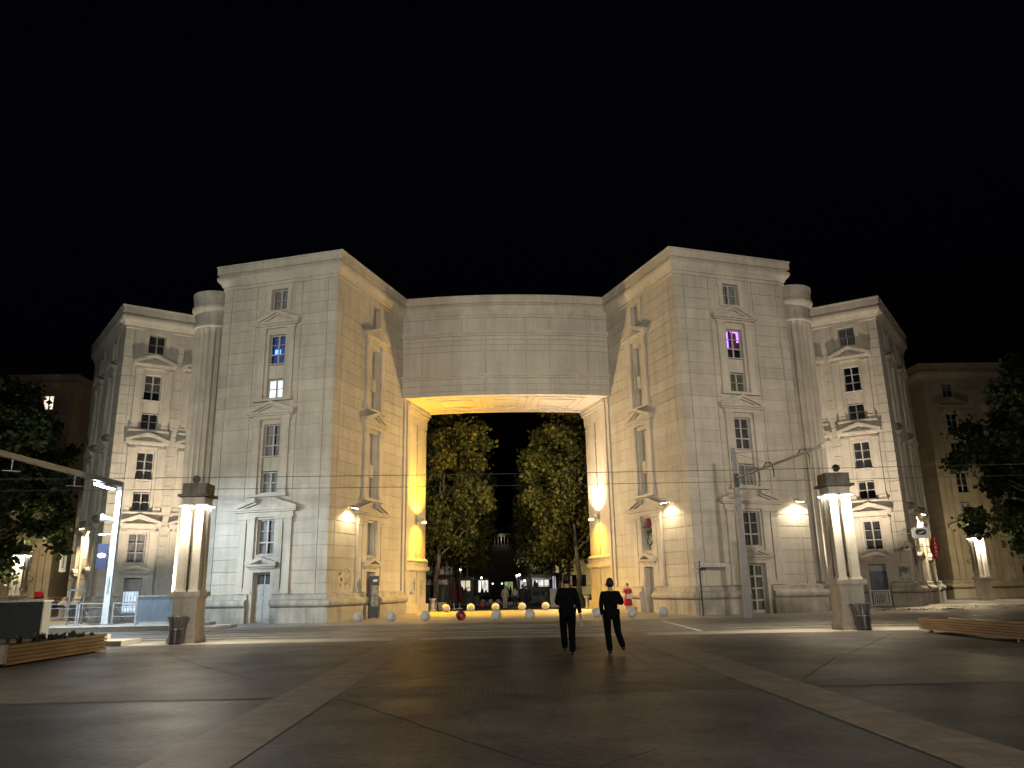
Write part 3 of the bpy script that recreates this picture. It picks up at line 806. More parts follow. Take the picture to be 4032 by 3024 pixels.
flood(FI,1,1.9,5.82,'small floodlight on the right tower between the bicycle and the corner',190,WRM)
flood(FO,1,6.5,5.76,'small floodlight on the right tower beside the fluted column',270,(1,.86,.66))
flood(FQ,-1,5.15,5.8,'small floodlight on the dark flank of the left corner building',1500,WRM)
flood(FQ,1,5.15,5.8,'small floodlight on the dark flank of the right corner building, above the red sign',1500,WRM)

# ------------------------------------------------------------------ lantern pillars
def lantern_pillar():
    root = thing('lantern_pillar','x','lantern pillar',(0,0,0),'four column lantern pillars')
    b = MB(); b.lathe((0,0,0),[(.66,-.1),(.66,.12),(.62,.22)],4); 
    b.v = []; b.f = []
    b.box(-.46,.46,-.46,.46,-.1,.14)
    b.hexa([(-.46,-.46,.14),(.46,-.46,.14),(.46,.46,.14),(-.46,.46,.14),(-.41,-.41,.24),(.41,-.41,.24),(.41,.41,.24),(-.41,.41,.24)])
    b.box(-.405,.405,-.405,.405,.24,.68); b.box(-.41,.41,-.41,.41,.68,.74); b.box(-.39,.39,-.39,.39,.74,1.36)
    b.hexa([(-.39,-.39,1.36),(.39,-.39,1.36),(.39,.39,1.36),(-.39,.39,1.36),(-.46,-.46,1.45),(.46,-.46,1.45),(.46,.46,1.45),(-.46,.46,1.45)])
    b.box(-.5,.5,-.5,.5,1.45,1.6)
    for sx in (-1,1): b.box(sx*.406-.012,sx*.406+.012,-.1,.1,.3,.6)
    b.build('pedestal', M['lantern'], root)
    for i in (-1,1):
        for j in (-1,1):
            c = MB(); x, y = i*.235, j*.235
            c.box(x-.17,x+.17,y-.17,y+.17,1.6,1.66); c.box(x-.145,x+.145,y-.145,y+.145,1.66,1.69)
            h = .125
            c.hexa([(x-h-.01,y-h-.01,1.69),(x+h+.01,y-h-.01,1.69),(x+h+.01,y+h+.01,1.69),(x-h-.01,y+h+.01,1.69),(x-h,y-h,4.38),(x+h,y-h,4.38),(x+h,y+h,4.38),(x-h,y+h,4.38)])
            co = c.build('column', M['lantern'], root)
            r = MB(); r.lathe((x+i*.04,y+j*.04,0),[(.215,4.40),(.225,4.42),(.225,4.45),(.2,4.46)],20); r.build('lamp_ring', M['white'], co)
            u = MB(); u.lathe((x+i*.04,y+j*.04,0),[(.205,4.395),(.14,4.392)],20,cap=False); u.build('lens', M['bulb_white'], co)
            lamp('SPOT','column_light',(x+i*.05,y+j*.29,4.385),620,(1,.87,.66),co,(x+i*.05,y+j*.24,2.0),138,.9,.03)
    k = MB(); k.box(-.37,.37,-.37,.37,4.46,4.70); k.build('frieze', M['lantern'], root)
    k = MB(); k.box(-.5,.5,-.5,.5,4.70,4.79); k.box(-.4,.4,-.4,.4,4.79,5.16); k.build('cap_block', M['capstone'], root)
    return root
def add_projector(root, x, y, aim, power, col, lens=False, angle=70):
    """a floodlight standing on the cap block of a lantern pillar (part of that pillar)"""
    mb = MB(); mb.tube([(x-.06,y,5.16),(x-.06,y,5.28)],.012,6); mb.tube([(x+.06,y,5.16),(x+.06,y,5.28)],.012,6)
    d = (Vector(aim)-Vector((root.location.x+x,root.location.y+y,5.34))).normalized()
    p = Vector((x,y,5.34)); mb.tube([p-d*.13,p-d*.05,p+d*.1,p+d*.12],[.06,.11,.13,.13],14)
    rl = root.location.copy(); root.location = (0,0,0)
    o = mb.build('projector', M['black'], root)
    q = MB(); q.lathe((x,y,5.34),[(.02,-.03),(.075,0),(.02,.05)],12)
    root.location = rl
    L = lamp('SPOT','projector_light',(0,0,0),power,col,None,None,angle,.6,.7 if angle > 80 else .12)
    L.parent = root; L.location = p+d*.16; L.rotation_euler = d.to_track_quat('-Z','Y').to_euler()
lp = lantern_pillar(); lps = []
for i,(x,y,lab) in enumerate(((-10.93,26.8,'stone lantern pillar of four lit columns at left, behind a flared litter bin'),
        (11.0,26.72,'stone lantern pillar of four lit columns at right, with a black projector on its cap'),
        (-35.6,58.8,'small far lantern pillar half hidden in the left tree'),
        (35.3,58.6,'small far lantern pillar in front of the far right block'),
        (-10.95,13.9,'near left lantern pillar standing at the edge of the plaza'),
        (11.0,14.5,'near right lantern pillar standing at the edge of the plaza'))):
    o = lp if i == 0 else copy_tree(lp)
    o.location = (x,y,0 if i not in (2,3) else .05); o['label'] = lab; lps.append(o)
    if i >= 2:      # the far and the near pillars burn weaker lamps
        for ch in o.children_recursive:
            if ch.type == 'LIGHT': ch.data = ch.data.copy(); ch.data.energy *= (1.4,1.4,.2,.2)[i-2]
        if i < 4:
            g = lamp('POINT','glow_light',(0,0,0),650,(1,.80,.48),None,None,radius=.25); g.parent = o; g.location = (0,.8,4.3)
FLD = (1,.84,.66)
add_projector(lps[0],-.08,-.1,(-2.0,10,0),500,(1,.9,.75),angle=80)
add_projector(lps[1],.1,-.12,(20,47,12),500,(1,.86,.7),angle=50)
# unseen masts: rear pair gives the front light, flank pair added for relief
for x,y,z,e,c,aim,ang,l in ((-7.5,-7,9,23000,(1,.92,.78),(-3,46,13.5),50,'tall plaza lamp mast behind the viewer at left'),
        (8.5,-7,9,21000,(1,.90,.77),(3,46,13.5),50,'tall plaza lamp mast behind the viewer at right'),
        (-30,17,7.5,8500,(.92,1,.95),(-17,45,9.5),68,'unseen lamp mast added on the left flank for relief'),
        (30,17,7.5,6800,(1,.87,.72),(17,45,9.5),68,'unseen lamp mast added on the right flank for relief')):
    root = thing('unseen_lamp_mast',l,'street lamp',(x,y,0),'tall plaza lamp masts')
    mb = MB(); mb.tube([(x,y,0),(x,y,z)],[.12,.07],10); mb.build('post',M['pole'],root)
    mb = MB(); mb.lathe((x,y+.4,z-.05),[(.05,.12),(.35,.05),(.36,0)],18); mb.build('lamp_head',M['metal'],root)
    lamp('SPOT','mast_light',(x,y+.4,z-.2),e,c,root,aim,ang,.6,.3)
    if y < 0: lamp('SPOT','plaza_light',(x,y+.5,z-.25),3300,(1,.9,.78),root,(x*.5,14,0),125,.8,.3)
# uplights at the foot of the corner buildings
def uplight(sx,label):
    x,y = sx*20.1,45.5
    root = thing('ground_floodlight',label,'floodlight',(x,y,0),'ground floodlights')
    mb = MB(); mb.box(x-.18,x+.18,y-.12,y+.12,0,.06); mb.hexa([(x-.2,y-.1,.1),(x+.2,y-.1,.1),(x+.2,y+.14,.16),(x-.2,y+.14,.16),(x-.22,y-.14,.3),(x+.22,y-.14,.3),(x+.22,y+.1,.38),(x-.22,y+.1,.38)]); mb.build('housing',M['black'],root)
    lamp('SPOT','flood_light',(x,y,.5),7000,(1,.84,.66),root,(sx*22.4,49.6,19),100,1,.12)
uplight(-1,'small black ground floodlight behind the blue grey panel at left'); uplight(1,'small black ground floodlight behind the right litter bin')

# ------------------------------------------------------------------ ground
def gz(x,y):
    pts = [(-200,0),(40,0),(47.2,.075),(50.5,.13),(52.8,.13),(56,.06),(62,-.03),(70,-.15),(400,-.15)]
    for (y0,z0),(y1,z1) in zip(pts[:-1],pts[1:]):
        if y0 <= y <= y1: z = z0+(z1-z0)*(y-y0)/(y1-y0); break
    ax = abs(x); w = 1 if ax < 8 else max(0,(14-ax)/6)
    if y > 56 and ax > 8: w = 1 if ax < 20 else max(0,(30-ax)/10)
    return z*w
def sheet(name, mat, x0,x1,y0,y1,z,label=None,cat=None,curved=False,step=2.0,kind='structure',sub=()):
    mb = MB()
    if curved:
        nx = max(1,int((x1-x0)/step)); ny = max(1,int((y1-y0)/step))
        i0 = len(mb.v)
        for j in range(ny+1):
            for i in range(nx+1):
                x = x0+(x1-x0)*i/nx; y = y0+(y1-y0)*j/ny; mb.v.append((x,y,gz(x,y)+z))
        for j in range(ny):
            for i in range(nx):
                a = j*(nx+1)+i; mb.f.append((a,a+1,a+nx+2,a+nx+1))
    else: mb.face([(x0,y0,z),(x1,y0,z),(x1,y1,z),(x0,y1,z)])
    o = mb.build(name, M[mat]); return tag(o,label,cat,None,kind)
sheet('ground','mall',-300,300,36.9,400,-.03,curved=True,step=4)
sheet('plaza_base','asphalt_far',-300,300,-80,36.9,-.03)
sheet('near_asphalt','asphalt_near',-60,60,-40,12.5,0)
sheet('plaza_asphalt','asphalt_far',-60,60,12.5,25.6,.0)
sheet('pale_paving','pale',-60,60,25.6,27.1,.0)
sheet('track_bed','trackbed',-120,120,27.1,36.9,.0)
sheet('forecourt_paving','forecourt',-70,70,36.9,51.4,0,curved=True,step=.9)
sheet('tactile_strip','ribs',-14,14,12.5,13.5,.004)
sheet('tactile_strip','rubber',8.5,40,37.3,38.5,.004)
for s in (-1,1):
    a,b_ = sorted((s*3.19,s*4.08)); sheet('paver_band','band',a,b_,-40,36.9,.008)
def strip(name, mat, pts, w, z, label=None, cat=None, kind='structure'):
    mb = MB()
    for (a,b_) in zip(pts[:-1],pts[1:]):
        A,B = Vector(a),Vector(b_); d = (B-A).normalized(); n = Vector((-d.y,d.x))*w/2
        mb.face([(A.x-n.x,A.y-n.y,z),(B.x-n.x,B.y-n.y,z),(B.x+n.x,B.y+n.y,z),(A.x+n.x,A.y+n.y,z)])
    return tag(mb.build(name, M[mat]),label,cat,None,kind)
# sawn joints in the sealed plaza, meandering a little
def joint(pts, w=.03, z=.004):
    out = []
    for a,b_ in zip(pts[:-1],pts[1:]):
        n = 5
        for k in range(n): 
            t = k/n; out.append((a[0]+(b_[0]-a[0])*t+random.uniform(-.015,.015), a[1]+(b_[1]-a[1])*t+random.uniform(-.02,.02)))
    out.append(pts[-1]); return strip('paving_joint','groove',out,w,z)
joint([(10.98,23.97),(6.9,17.74)]); joint([(6.9,17.74),(6.35,17.8)]); joint([(6.4,17.16),(4.29,13.51)]); joint([(3.15,24.2),(2.17,22.2),(1.09,20.34)],.045); joint([(2.35,20.48),(2.26,16.07)],.02)
joint([(-.61,8.03),(-.37,7.66),(-.17,7.54),(.17,7.48),(.31,7.68),(.79,8.19)],.018); joint([(-10.27,23.04),(-6.99,17.72),(-5.17,15.11)],.025); joint([(-6.99,17.72),(-6.29,17.09)],.04)
joint([(-.45,17.15),(-1.5,15.76),(-2.34,14.58),(-3.1,13.55)],.035); joint([(-3.13,12.37),(-2.3,11.03),(-1.39,9.4),(-.61,8.03)],.028); joint([(.3,18.2),(.52,18.71),(1.09,20.3)],.03); joint([(.17,17.87),(.77,16.9),(1.28,16.15)],.025)
joint([(-14,12.5),(-4.1,12.5)],.03,.0125); joint([(4.1,12.5),(14,12.5)],.03,.0125); joint([(-3.15,13.5),(3.15,13.5)],.025,.0125)
RN = ['tram rail nearest the plaza','second tram rail from the plaza','third tram rail from the plaza','tram rail nearest the archway']
for y,l in zip((28.15,29.6,32.55,34.1),RN):
    mb = MB(); mb.box(-120,120,y-.035,y+.035,.002,.012); o = mb.build('tram_rail',M['rail']); tag(o,l+', worn steel set flush in setts','tram rail','tram rails')
    g = MB(); g.box(-120,120,y+.036,y+.11,.001,.006); g.build('flangeway',M['groove'],o)
    g = MB(); g.box(-120,120,y-.09,y-.036,.001,.005); g.build('flangeway',M['groove'],o)
strip('kerb_joint','groove',[(-60,36.9),(60,36.9)],.06,.012)
strip('kerb_joint','groove',[(-60,27.1),(60,27.1)],.03,.008)
tag(strip('road_marking','paint',[(6.43,35.1),(6.08,27.1)],.16,.014),'white painted line slanting across the tram tracks','road marking',None,'thing')
mb = MB(); mb.box(-.3,.32,17.9,18.2,.003,.01); dr = mb.build('drain_grate',M['rail']); tag(dr,'small slotted drain grate in the plaza asphalt','drain')
g = MB()
for k in range(9): g.box(-.27+k*.065,-.235+k*.065,17.93,18.17,.0105,.013)
g.build('slot',M['groove'],dr)

# low stone edge between the archway floor and the dark mall
mb = MB(); rl_ = random.Random(5)
for _ in range(420):
    if rl_.random() < .6: x,y = rl_.gauss(26,4),rl_.gauss(44.5,1.6)
    else: x,y = rl_.gauss(21,1.5),rl_.gauss(42.3,.5)
    if x < 17.5 or y > 47: continue
    t = rl_.uniform(0,6.28); a = .07; b = .045; h = rl_.uniform(.008,.05)
    mb.face([(x-a*cos(t),y-a*sin(t),.006),(x+b*sin(t),y-b*cos(t),h),(x+a*cos(t),y+a*sin(t),.012),(x-b*sin(t),y+b*cos(t),h*.6)])
tag(mb.build('fallen_leaves',M['leaf'],None,merge=False),'scattered fallen leaves on the paving at right','leaves',None,'stuff')
# ------------------------------------------------------------------ stone ball bollards
bm_ = MB(); bm_.ball((0,0,.235),.25,28,16,-.93); bm_.lathe((0,0,0),[(.11,-.02),(.11,.03)],16)
ball = bm_.build('ball_bollard',M['ballstone'],None,smooth='full')
FB = [(-7.68,40.3,'ball'),(-6.05,40.35,'ball'),(-4.36,40.4,'ball'),(-2.57,40.2,'red'),(-.8,40.15,'ball'),(.86,40.05,'ball'),(4.2,40.2,'ball'),(5.94,40.0,'ball'),(7.47,39.85,'ball')]
BL = ['grey ball bollard at the left end of the front row','second grey ball bollard from the left in the front row','grey ball bollard just left of the red painted one','ball bollard painted dark red and black in the front row',
      'grey ball bollard just right of the red painted one','grey ball bollard left of the walker holding a bottle','grey ball bollard behind the walker with a bent arm','grey ball bollard in front of the person in red','grey ball bollard at the right end of the front row']
balls = []
for k,((x,y,m),l) in enumerate(zip(FB,BL)):
    o = ball if k == 0 else ball.copy()
    if k: C.objects.link(o)
    if m == 'red': o.data = o.data.copy(); o.data.materials[0] = M['ballred']
    o.location = (x,y,gz(x,y)); o.rotation_euler = (0,0,k*1.3); o['label'] = l; o['category'] = 'bollard'; o['group'] = 'stone ball bollards'
BB = [(-3.95,50.2,'lit yellow ball bollard beside the left archway pier'),(-2.42,50.35,'lit yellow ball bollard behind the dark red one'),(-.87,50.4,'lit yellow ball bollard in the middle of the back row'),(.79,50.4,'lit yellow ball bollard in front of the person in a white T-shirt'),(2.25,50.2,'lit yellow ball bollard at the right of the back row'),(3.8,50.1,'lit yellow ball bollard nearest the right archway pier')]
for x,y,l in BB:
    o = ball.copy(); C.objects.link(o); o.location = (x,y,gz(x,y)); o['label'] = l
for x,y,l,m in ((-2.15,74,'small painted pink ball bollard on the dark mall','ballpink'),(-.85,73,'small yellow and black painted ball bollard on the dark mall','ballyellow'),
                (-2.35,88,'leftmost of three dark ball bollards far down the mall','ballstone'),(-1.5,88,'middle one of three dark ball bollards far down the mall','ballstone'),(-.65,88,'rightmost of three dark ball bollards far down the mall','ballstone')):
    o = ball.copy(); C.objects.link(o); o.data = o.data.copy(); o.data.materials[0] = M[m]; o.location = (x,y,gz(x,y)); o['label'] = l; o['group'] = 'ball bollards on the mall'

# ------------------------------------------------------------------ litter bins
def bin_():
    root = thing('litter_bin','x','litter bin',(0,0,0),'flared litter bins')
    b = MB(); b.lathe((0,0,0),[(.19,0),(.19,.02),(.185,.5),(.17,.5)],24); b.build('liner',M['black'],root,smooth=True)
    s = MB()
    for k in range(20):
        t = 2*pi*k/20; prev = None; d = .022
        pts = [(.2,.03),(.2,.45),(.215,.58),(.25,.72),(.3,.84)]
        for (r0,z0),(r1,z1) in zip(pts[:-1],pts[1:]):
            def P(r,z,o): return (r*cos(t)-o*sin(t), r*sin(t)+o*cos(t), z)
            s.hexa([P(r0-.008,z0,-d),P(r0+.004,z0,-d),P(r0+.004,z0,d),P(r0-.008,z0,d),P(r1-.008,z1,-d),P(r1+.004,z1,-d),P(r1+.004,z1,d),P(r1-.008,z1,d)])
    s.build('slat_basket',M['binmetal'],root)
    r = MB(); r.lathe((0,0,0),[(.205,.44),(.214,.44),(.214,.47),(.205,.47)],28,cap=False); r.build('hoop',M['metal'],root,smooth=True); r = MB(); r.lathe((0,0,0),[(.29,.82),(.305,.82),(.31,.85),(.295,.85)],28,cap=False)
    r.build('rim',M['metal'],root,smooth=True)
    return root
b1 = bin_(); b1.location = (-10.97,26.0,.004); b1['label'] = 'flared slatted litter bin in front of the left lantern pillar'
b2 = copy_tree(b1); b2.location = (11.1,25.95,.004); b2['label'] = 'flared slatted litter bin in front of the right lantern pillar'

# ------------------------------------------------------------------ planters with wooden cladding
def shrubs(mb, x0,x1,y0,y1,z,n,h):
    for _ in range(n):
        cx,cy = random.uniform(x0,x1),random.uniform(y0,y1); hh = h*random.uniform(.5,1)
        for k in range(16):
            t = random.uniform(0,2*pi); l = random.uniform(.3,1)*hh; w = .012
            tip = Vector((cx+cos(t)*l*.55,cy+sin(t)*l*.55,z+l)); b = Vector((cx+cos(t)*.03,cy+sin(t)*.03,z))
            s = Vector((-sin(t),cos(t),0))*w; m = (b+tip)/2+Vector((0,0,.04))
            mb.face([b-s,b+s,m+s*1.5,tip,m-s*1.5])
def planter(x0,x1,y0,y1,z0,z1,label,plants):
    root = thing('planter',label,'planter',((x0+x1)/2,(y0+y1)/2,0),'wooden planters')
    w = MB(); n = 5; h = (z1-z0)/n
    for k in range(n):
        a = z0+k*h+.012; b = z0+(k+1)*h-.012
        for (p,q,r,s) in ((x0,x0+.035,y0+.06,y1),(x1-.035,x1,y0+.06,y1),(x0+.036,x1-.036,y1-.035,y1)): w.box(p,q,r,s,a,b)
    w.build('slat_cladding',M['wood'],root)
    k_ = MB(); k_.box(x0+.05,x1-.05,y0+.07,y1-.05,z0+.03,z1-.06); k_.build('liner',M['black'],root)
    c = MB(); c.box(x0-.01,x1+.01,y0-.06,y0+.058,z0+.05,z1+.01); c.build('end_panel',M['concrete'],root)
    for yy in (y0+.3,(y0+y1)/2,y1-.3):
        for xx in (x0+.12,x1-.2):
            c = MB(); c.box(xx,xx+.08,yy-.1,yy,0,z0+.03); c.build('foot',M['concrete'],root)
    s = MB(); s.box(x0+.05,x1-.05,y0+.08,y1-.05,z1-.058,z1-.04); s.build('soil',M['soil'],root)
    if plants:
        f = MB(); shrubs(f,x0+.15,x1-.15,y0+1.2,y0+2.0,z1-.04,7,.32); shrubs(f,x0+.1,x1-.1,y0+2.6,y1-.3,z1-.04,26,.2); f.build('plants',M['shrub'],root,merge=False)['kind'] = 'stuff'
planter(-12.85,-11.9,18.75,23.45,.03,.48,'long wooden slatted planter with low plants at left edge',True)
planter(12.0,12.95,15.6,24.3,.09,.43,'long low wooden slatted planter on short feet at right edge',False)

# ------------------------------------------------------------------ tram stop at left
PZ = .22
mb = MB(); mb.box(-60,-14.9,35.1,39.3,-.05,PZ-.04); mb.box(-60,-14.88,35.05,39.3,PZ-.04,PZ); tag(mb.build('far_platform',M['pale']),None,None,None,'structure')
mb = MB(); mb.box(-60,-14.4,24.9,27.0,-.05,.3); tag(mb.build('near_platform',M['pale']),None,None,None,'structure')
def steps(x0,y0,y1,label,z):
    root = thing('platform_steps',label,'steps',(x0+.8,(y0+y1)/2,0),'steps at the ends of the tram platforms')
    for k in range(2):
        mb = MB(); mb.box(x0,x0+1.9-.95*k,y0+.15*k,y1-.1*k,z*k/2+.004,z*(k+1)/2); mb.build('step',M['concrete'],root)
steps(-14.38,25.6,27.0,'two pale stone steps at the end of the near tram platform',.3)
steps(-14.87,35.4,38.2,'two dark stone steps behind the left lantern pillar',.26)
# parapet board of the near platform
root = thing('platform_screen','dark board screen with grey splayed end on the near tram platform','screen',(-16,25.5,.3))
mb = MB(); mb.box(-24,-14.66,24.92,25.0,.31,1.38); mb.build('dark_board',plain('slate grey board',(.075,.085,.09),.5),root)
mb = MB(); mb.hexa([(-14.65,24.92,.31),(-15.52,26.98,.31),(-15.6,26.95,.31),(-14.74,25.001,.31),(-14.65,24.92,1.38),(-15.52,26.98,1.38),(-15.6,26.95,1.38),(-14.74,25.001,1.38)]); mb.build('grey_board',M['boardgrey'],root)
mb = MB(); mb.hexa([(-24,24.88,1.382),(-14.62,24.88,1.382),(-15.5,27.02,1.382),(-24,27.02,1.382),(-24,24.88,1.42),(-14.62,24.88,1.42),(-15.5,27.02,1.42),(-24,27.02,1.42)]); mb.build('coping',M['white'],root)
# mast with arm over the tracks
X0,Y0 = -18.75,37.5
root = thing('tram_mast','tall pale tram mast with a long arm, a white lamp and a navy sign','tram mast',(X0,Y0,PZ))
mb = MB(); w=.15
mb.hexa([(X0-w,Y0-w,PZ),(X0+w,Y0-w,PZ),(X0+w,Y0+w,PZ),(X0-w,Y0+w,PZ),(X0-.1,Y0-.1,6.72),(X0+.1,Y0-.1,6.72),(X0+.1,Y0+.1,6.72),(X0-.1,Y0+.1,6.72)]); mb.build('mast',M['lightpole'],root)
mb = MB(); mb.box(X0-.02,X0+.02,Y0-w-.0,Y0-w+.02,PZ+.4,6.0); 
mb = MB(); mb.lathe((X0,Y0,PZ),[(.26,.0),(.26,.03),(.2,.05)],16)
for k in range(4): mb.lathe((X0+.21*cos(pi/4+k*pi/2),Y0+.21*sin(pi/4+k*pi/2),PZ),[(.03,.03),(.03,.08)],6)
mb.build('base_plate',M['metal'],root)
mb = MB(); mb.hexa([(X0-.09,24.5,6.5),(X0+.09,24.5,6.5),(X0+.1,Y0+.12,6.55),(X0-.1,Y0+.12,6.55),(X0-.09,24.5,6.68),(X0+.09,24.5,6.68),(X0+.1,Y0+.12,6.78),(X0-.1,Y0+.12,6.78)]); mb.build('arm',M['pole'],root)
mb = MB()
for yy in (29.0,33.4): mb.tube([(X0,yy,6.5),(X0,yy,6.1)],.025,6); mb.tube([(X0-.35,yy,6.1),(X0+.35,yy,6.05)],.015,6)
mb.build('wire_hanger',M['pole'],root)
mb = MB(); mb.hexa([(X0-.13,35.7,6.36),(X0+.13,35.7,6.36),(X0+.13,36.9,6.36),(X0-.13,36.9,6.36),(X0-.1,35.75,6.49),(X0+.1,35.75,6.49),(X0+.1,36.85,6.49),(X0-.1,36.85,6.49)]); hd = mb.build('lamp_head',M['metal'],root)
mb = MB(); mb.box(X0-.11,X0+.11,35.75,36.75,6.33,6.357); mb.build('lens',M['bulb_cool'],hd)
mb = MB(); mb.box(X0-.09,X0+.09,35.15,35.5,6.36,6.44); mb.box(X0-.07,X0+.07,35.18,35.46,6.34,6.358); mb.build('small_lamp',M['bulb_cool'],root)
lamp('SPOT','mast_light',(X0+.02,36.2,6.3),3600,(.66,.83,1),root,(X0+2.6,38.6,0),160,.6,.12)
mb = MB(); mb.tube([(X0-.02,Y0-.17,4.95),(X0-.3,Y0-.35,5.02),(X0-.55,Y0-.45,5.06)],[.03,.1,.2],14); mb.build('loudspeaker',M['white'],root)
mb = MB(); mb.tube([(X0-.1,Y0-.1,4.3),(X0-.4,Y0-.2,4.3)],.02,6); mb.lathe((X0-.5,Y0-.25,4.26),[(.02,-.03),(.17,.0),(.15,.05),(.03,.1)],16); mb.build('camera_dome',M['white'],root)
mb = MB(); mb.box(X0-.62,X0-.16,Y0-.28,Y0-.2,2.72,3.86); sg = mb.build('stop_sign',M['navy'],root)
mb = MB(); mb.lathe((0,0,0),[(.16,-.015),(.16,.015)],20); mb.v = [(X0-.39+v[0]*1.05,Y0-.3+v[2],3.33+v[1]*.55) for v in mb.v]; mb.build('lit_symbol',M['bulb_white'],sg)
mb = MB(); mb.box(X0-.05,X0+.05,Y0-.22,Y0-.16,1.9,2.4); mb.build('control_box',M['metal'],root)
# railings
def railing(x0,x1,y,label):
    root = thing('railing',label,'railing',((x0+x1)/2,y,PZ),'steel railings along the far tram platform')
    mb = MB()
    for z in (1.17,.98,.58): mb.tube([(x0,y,z),(x1,y,z)],.022 if z > 1 else .014,6)
    mb.build('rail',M['metal'],root)
    mb = MB()
    for x in (x0,x1): mb.box(x-.035,x+.035,y-.03,y+.03,PZ,1.16)
    mb.build('post',M['metal'],root)
    m_ = (x0+x1)/2; mb = MB(); mb.tube([(x0+.2,y,.97),(m_,y,.45)],.012,5); mb.tube([(m_,y,.45),(x1-.2,y,.97)],.012,5); mb.build('brace',M['metal'],root)
railing(-22.6,-20.15,37.55,'steel railing with crossed braces left of the tram mast, beside the dark screen')
railing(-20.05,-18.95,37.55,'short steel railing directly left of the tram mast')
railing(-18.5,-17.35,37.55,'short steel railing between the tram mast and the blue grey panel')
root = thing('platform_board','blue grey metal panel on the far tram platform behind the left lantern pillar','panel',(-16.3,37.2,PZ))
mb = MB(); mb.box(-17.22,-14.95,37.15,37.25,.34,1.44); mb.build('board',M['bluepanel'],root)
mb = MB(); mb.box(-17.25,-14.92,37.12,37.28,1.442,1.48); mb.box(-17.3,-17.221,37.14,37.26,PZ,1.44); mb.box(-14.949,-14.88,37.14,37.26,PZ,1.44); mb.box(-17.25,-14.92,37.13,37.27,.3,.338); mb.build('frame',M['metal'],root)
# glass display frame on the pavement behind
root = thing('display_frame','upright grey metal frame with a glass sheet behind the railing','display frame',(-21,39,0))
mb = MB()
mb.box(-21.36,-21.29,38.97,39.03,.004,1.84); mb.box(-20.66,-20.59,38.97,39.03,.004,1.84); mb.box(-21.289,-20.661,38.97,39.03,1.77,1.84); mb.box(-21.289,-20.661,38.97,39.03,1.2,1.26); mb.box(-21.289,-20.661,38.97,39.03,.25,.31); mb.build('frame',M['pole'],root)
mb = MB(); mb.box(-21.288,-20.662,38.995,39.0,.311,1.199); mb.build('pane',M['glass'],root)

# ------------------------------------------------------------------ catenary pole at right, wires, sign post
X1,Y1 = 10.72,36.75
root = thing('catenary_pole','grey tapered catenary pole with a slanting arm over the tracks, right of the archway','catenary pole',(X1,Y1,0))
mb = MB(); mb.hexa([(X1-.15,Y1-.15,0),(X1+.15,Y1-.15,0),(X1+.15,Y1+.15,0),(X1-.15,Y1+.15,0),(X1-.09,Y1-.09,7.85),(X1+.09,Y1-.09,7.85),(X1+.09,Y1+.09,7.85),(X1-.09,Y1+.09,7.85)]); mb.build('post',M['pole'],root)
mb = MB(); a0 = Vector((X1,Y1-.1,6.38)); a1 = Vector((11.5,28.7,6.46)); mb.tube([a0,a1],.055,10); mb.tube([a1,a1+(a1-a0).normalized()*.3],.075,10); mb.build('arm',M['pole'],root)
mb = MB(); top = Vector((X1,Y1-.1,7.6))
mb.tube([top,a0.lerp(a1,.93)+Vector((0,0,.05))],.014,5); mb.tube([top,a0.lerp(a1,.5)],.012,5); mb.tube([top-Vector((0,0,.2)),a0.lerp(a1,.16)],.012,5); mb.build('stay_cable',M['pole'],root)
for t in (.24,.42,.82):
    q = a0.lerp(a1,t); mb = MB(); mb.tube([q+Vector((0,.35,.05)),q+Vector((.1,.3,.22)),q+Vector((.2,.0,.2)),q+Vector((.26,-.1,-.1)),q+Vector((.26,-.1,-.45))],.028,7); mb.build('insulator',M['black'],root)
mb = MB(); mb.box(X1-.11,X1+.11,Y1-.2,Y1-.08,5.95,6.6); mb.build('bracket',M['black'],root)
def wire(y,z,label,r=.011):
    mb = MB(); P = []
    for k in range(31):
        x = -45+90*k/30; P.append((x,y,z+.0009*(x-2)**2*.25))
    mb.tube(P,r,5); tag(mb.build('overhead_wire',M['black']),label,'wire','overhead tram wires')
wire(28.9,5.66,'upper of the two tram wires crossing the picture'); wire(33.3,5.78,'lower of the two tram wires crossing the picture')
root = thing('finger_post','thin black finger post with two small white blades at the right tower corner','sign post',(9.36,39.5,0))
mb = MB(); mb.tube([(9.36,39.5,0),(9.36,39.5,2.6)],.045,10); mb.tube([(9.36,39.5,2.6),(9.36,39.5,2.64)],.06,10); mb.build('post',M['black'],root)
for (dx,dy,z,l) in ((1,.12,2.36,1.35),(-.5,-.5,2.3,.42),(-.5,.3,2.1,.3)):
    mb = MB(); d = Vector((dx,dy,0)).normalized(); n = Vector((-d.y,d.x,0))*.012; p = Vector((9.36,39.5,z))+d*.05; q = p+d*l; u = Vector((0,0,.17))
    mb.hexa([p-n,q-n,q+n,p+n,p-n+u,q-n+u,q+n+u,p+n+u]); bl = mb.build('blade',M['frame'],root)
    mb = MB()
    for k in range(int(l*7)):
        c = p+d*(.14+k*.12)+u*.5-n*1.2; s = d*.035; h = Vector((0,0,.028)); nn = n*.3
        if k%4 != 3: mb.hexa([c-s-h-nn,c+s-h-nn,c+s-h+nn,c-s-h+nn,c-s+h-nn,c+s+h-nn,c+s+h+nn,c-s+h+nn])
    if mb.v: mb.build('lettering',M['pole'],bl)
root = thing('information_totem','slim dark information totem with two pale panels by the left tower','totem',(-7.5,43.7,.03))
ft = Fr((-7.72,43.7),(.97,.24),(.24,-.97)); TZ = .03
mb = MB(); mb.fbox(ft,0,.52,-.12,0,TZ+.08,2.28); mb.build('body',M['anthracite'],root)
mb = MB(); mb.fbox(ft,.04,.1,-.1,-.02,TZ,TZ+.08); mb.fbox(ft,.42,.48,-.1,-.02,TZ,TZ+.08); mb.build('foot',M['black'],root)
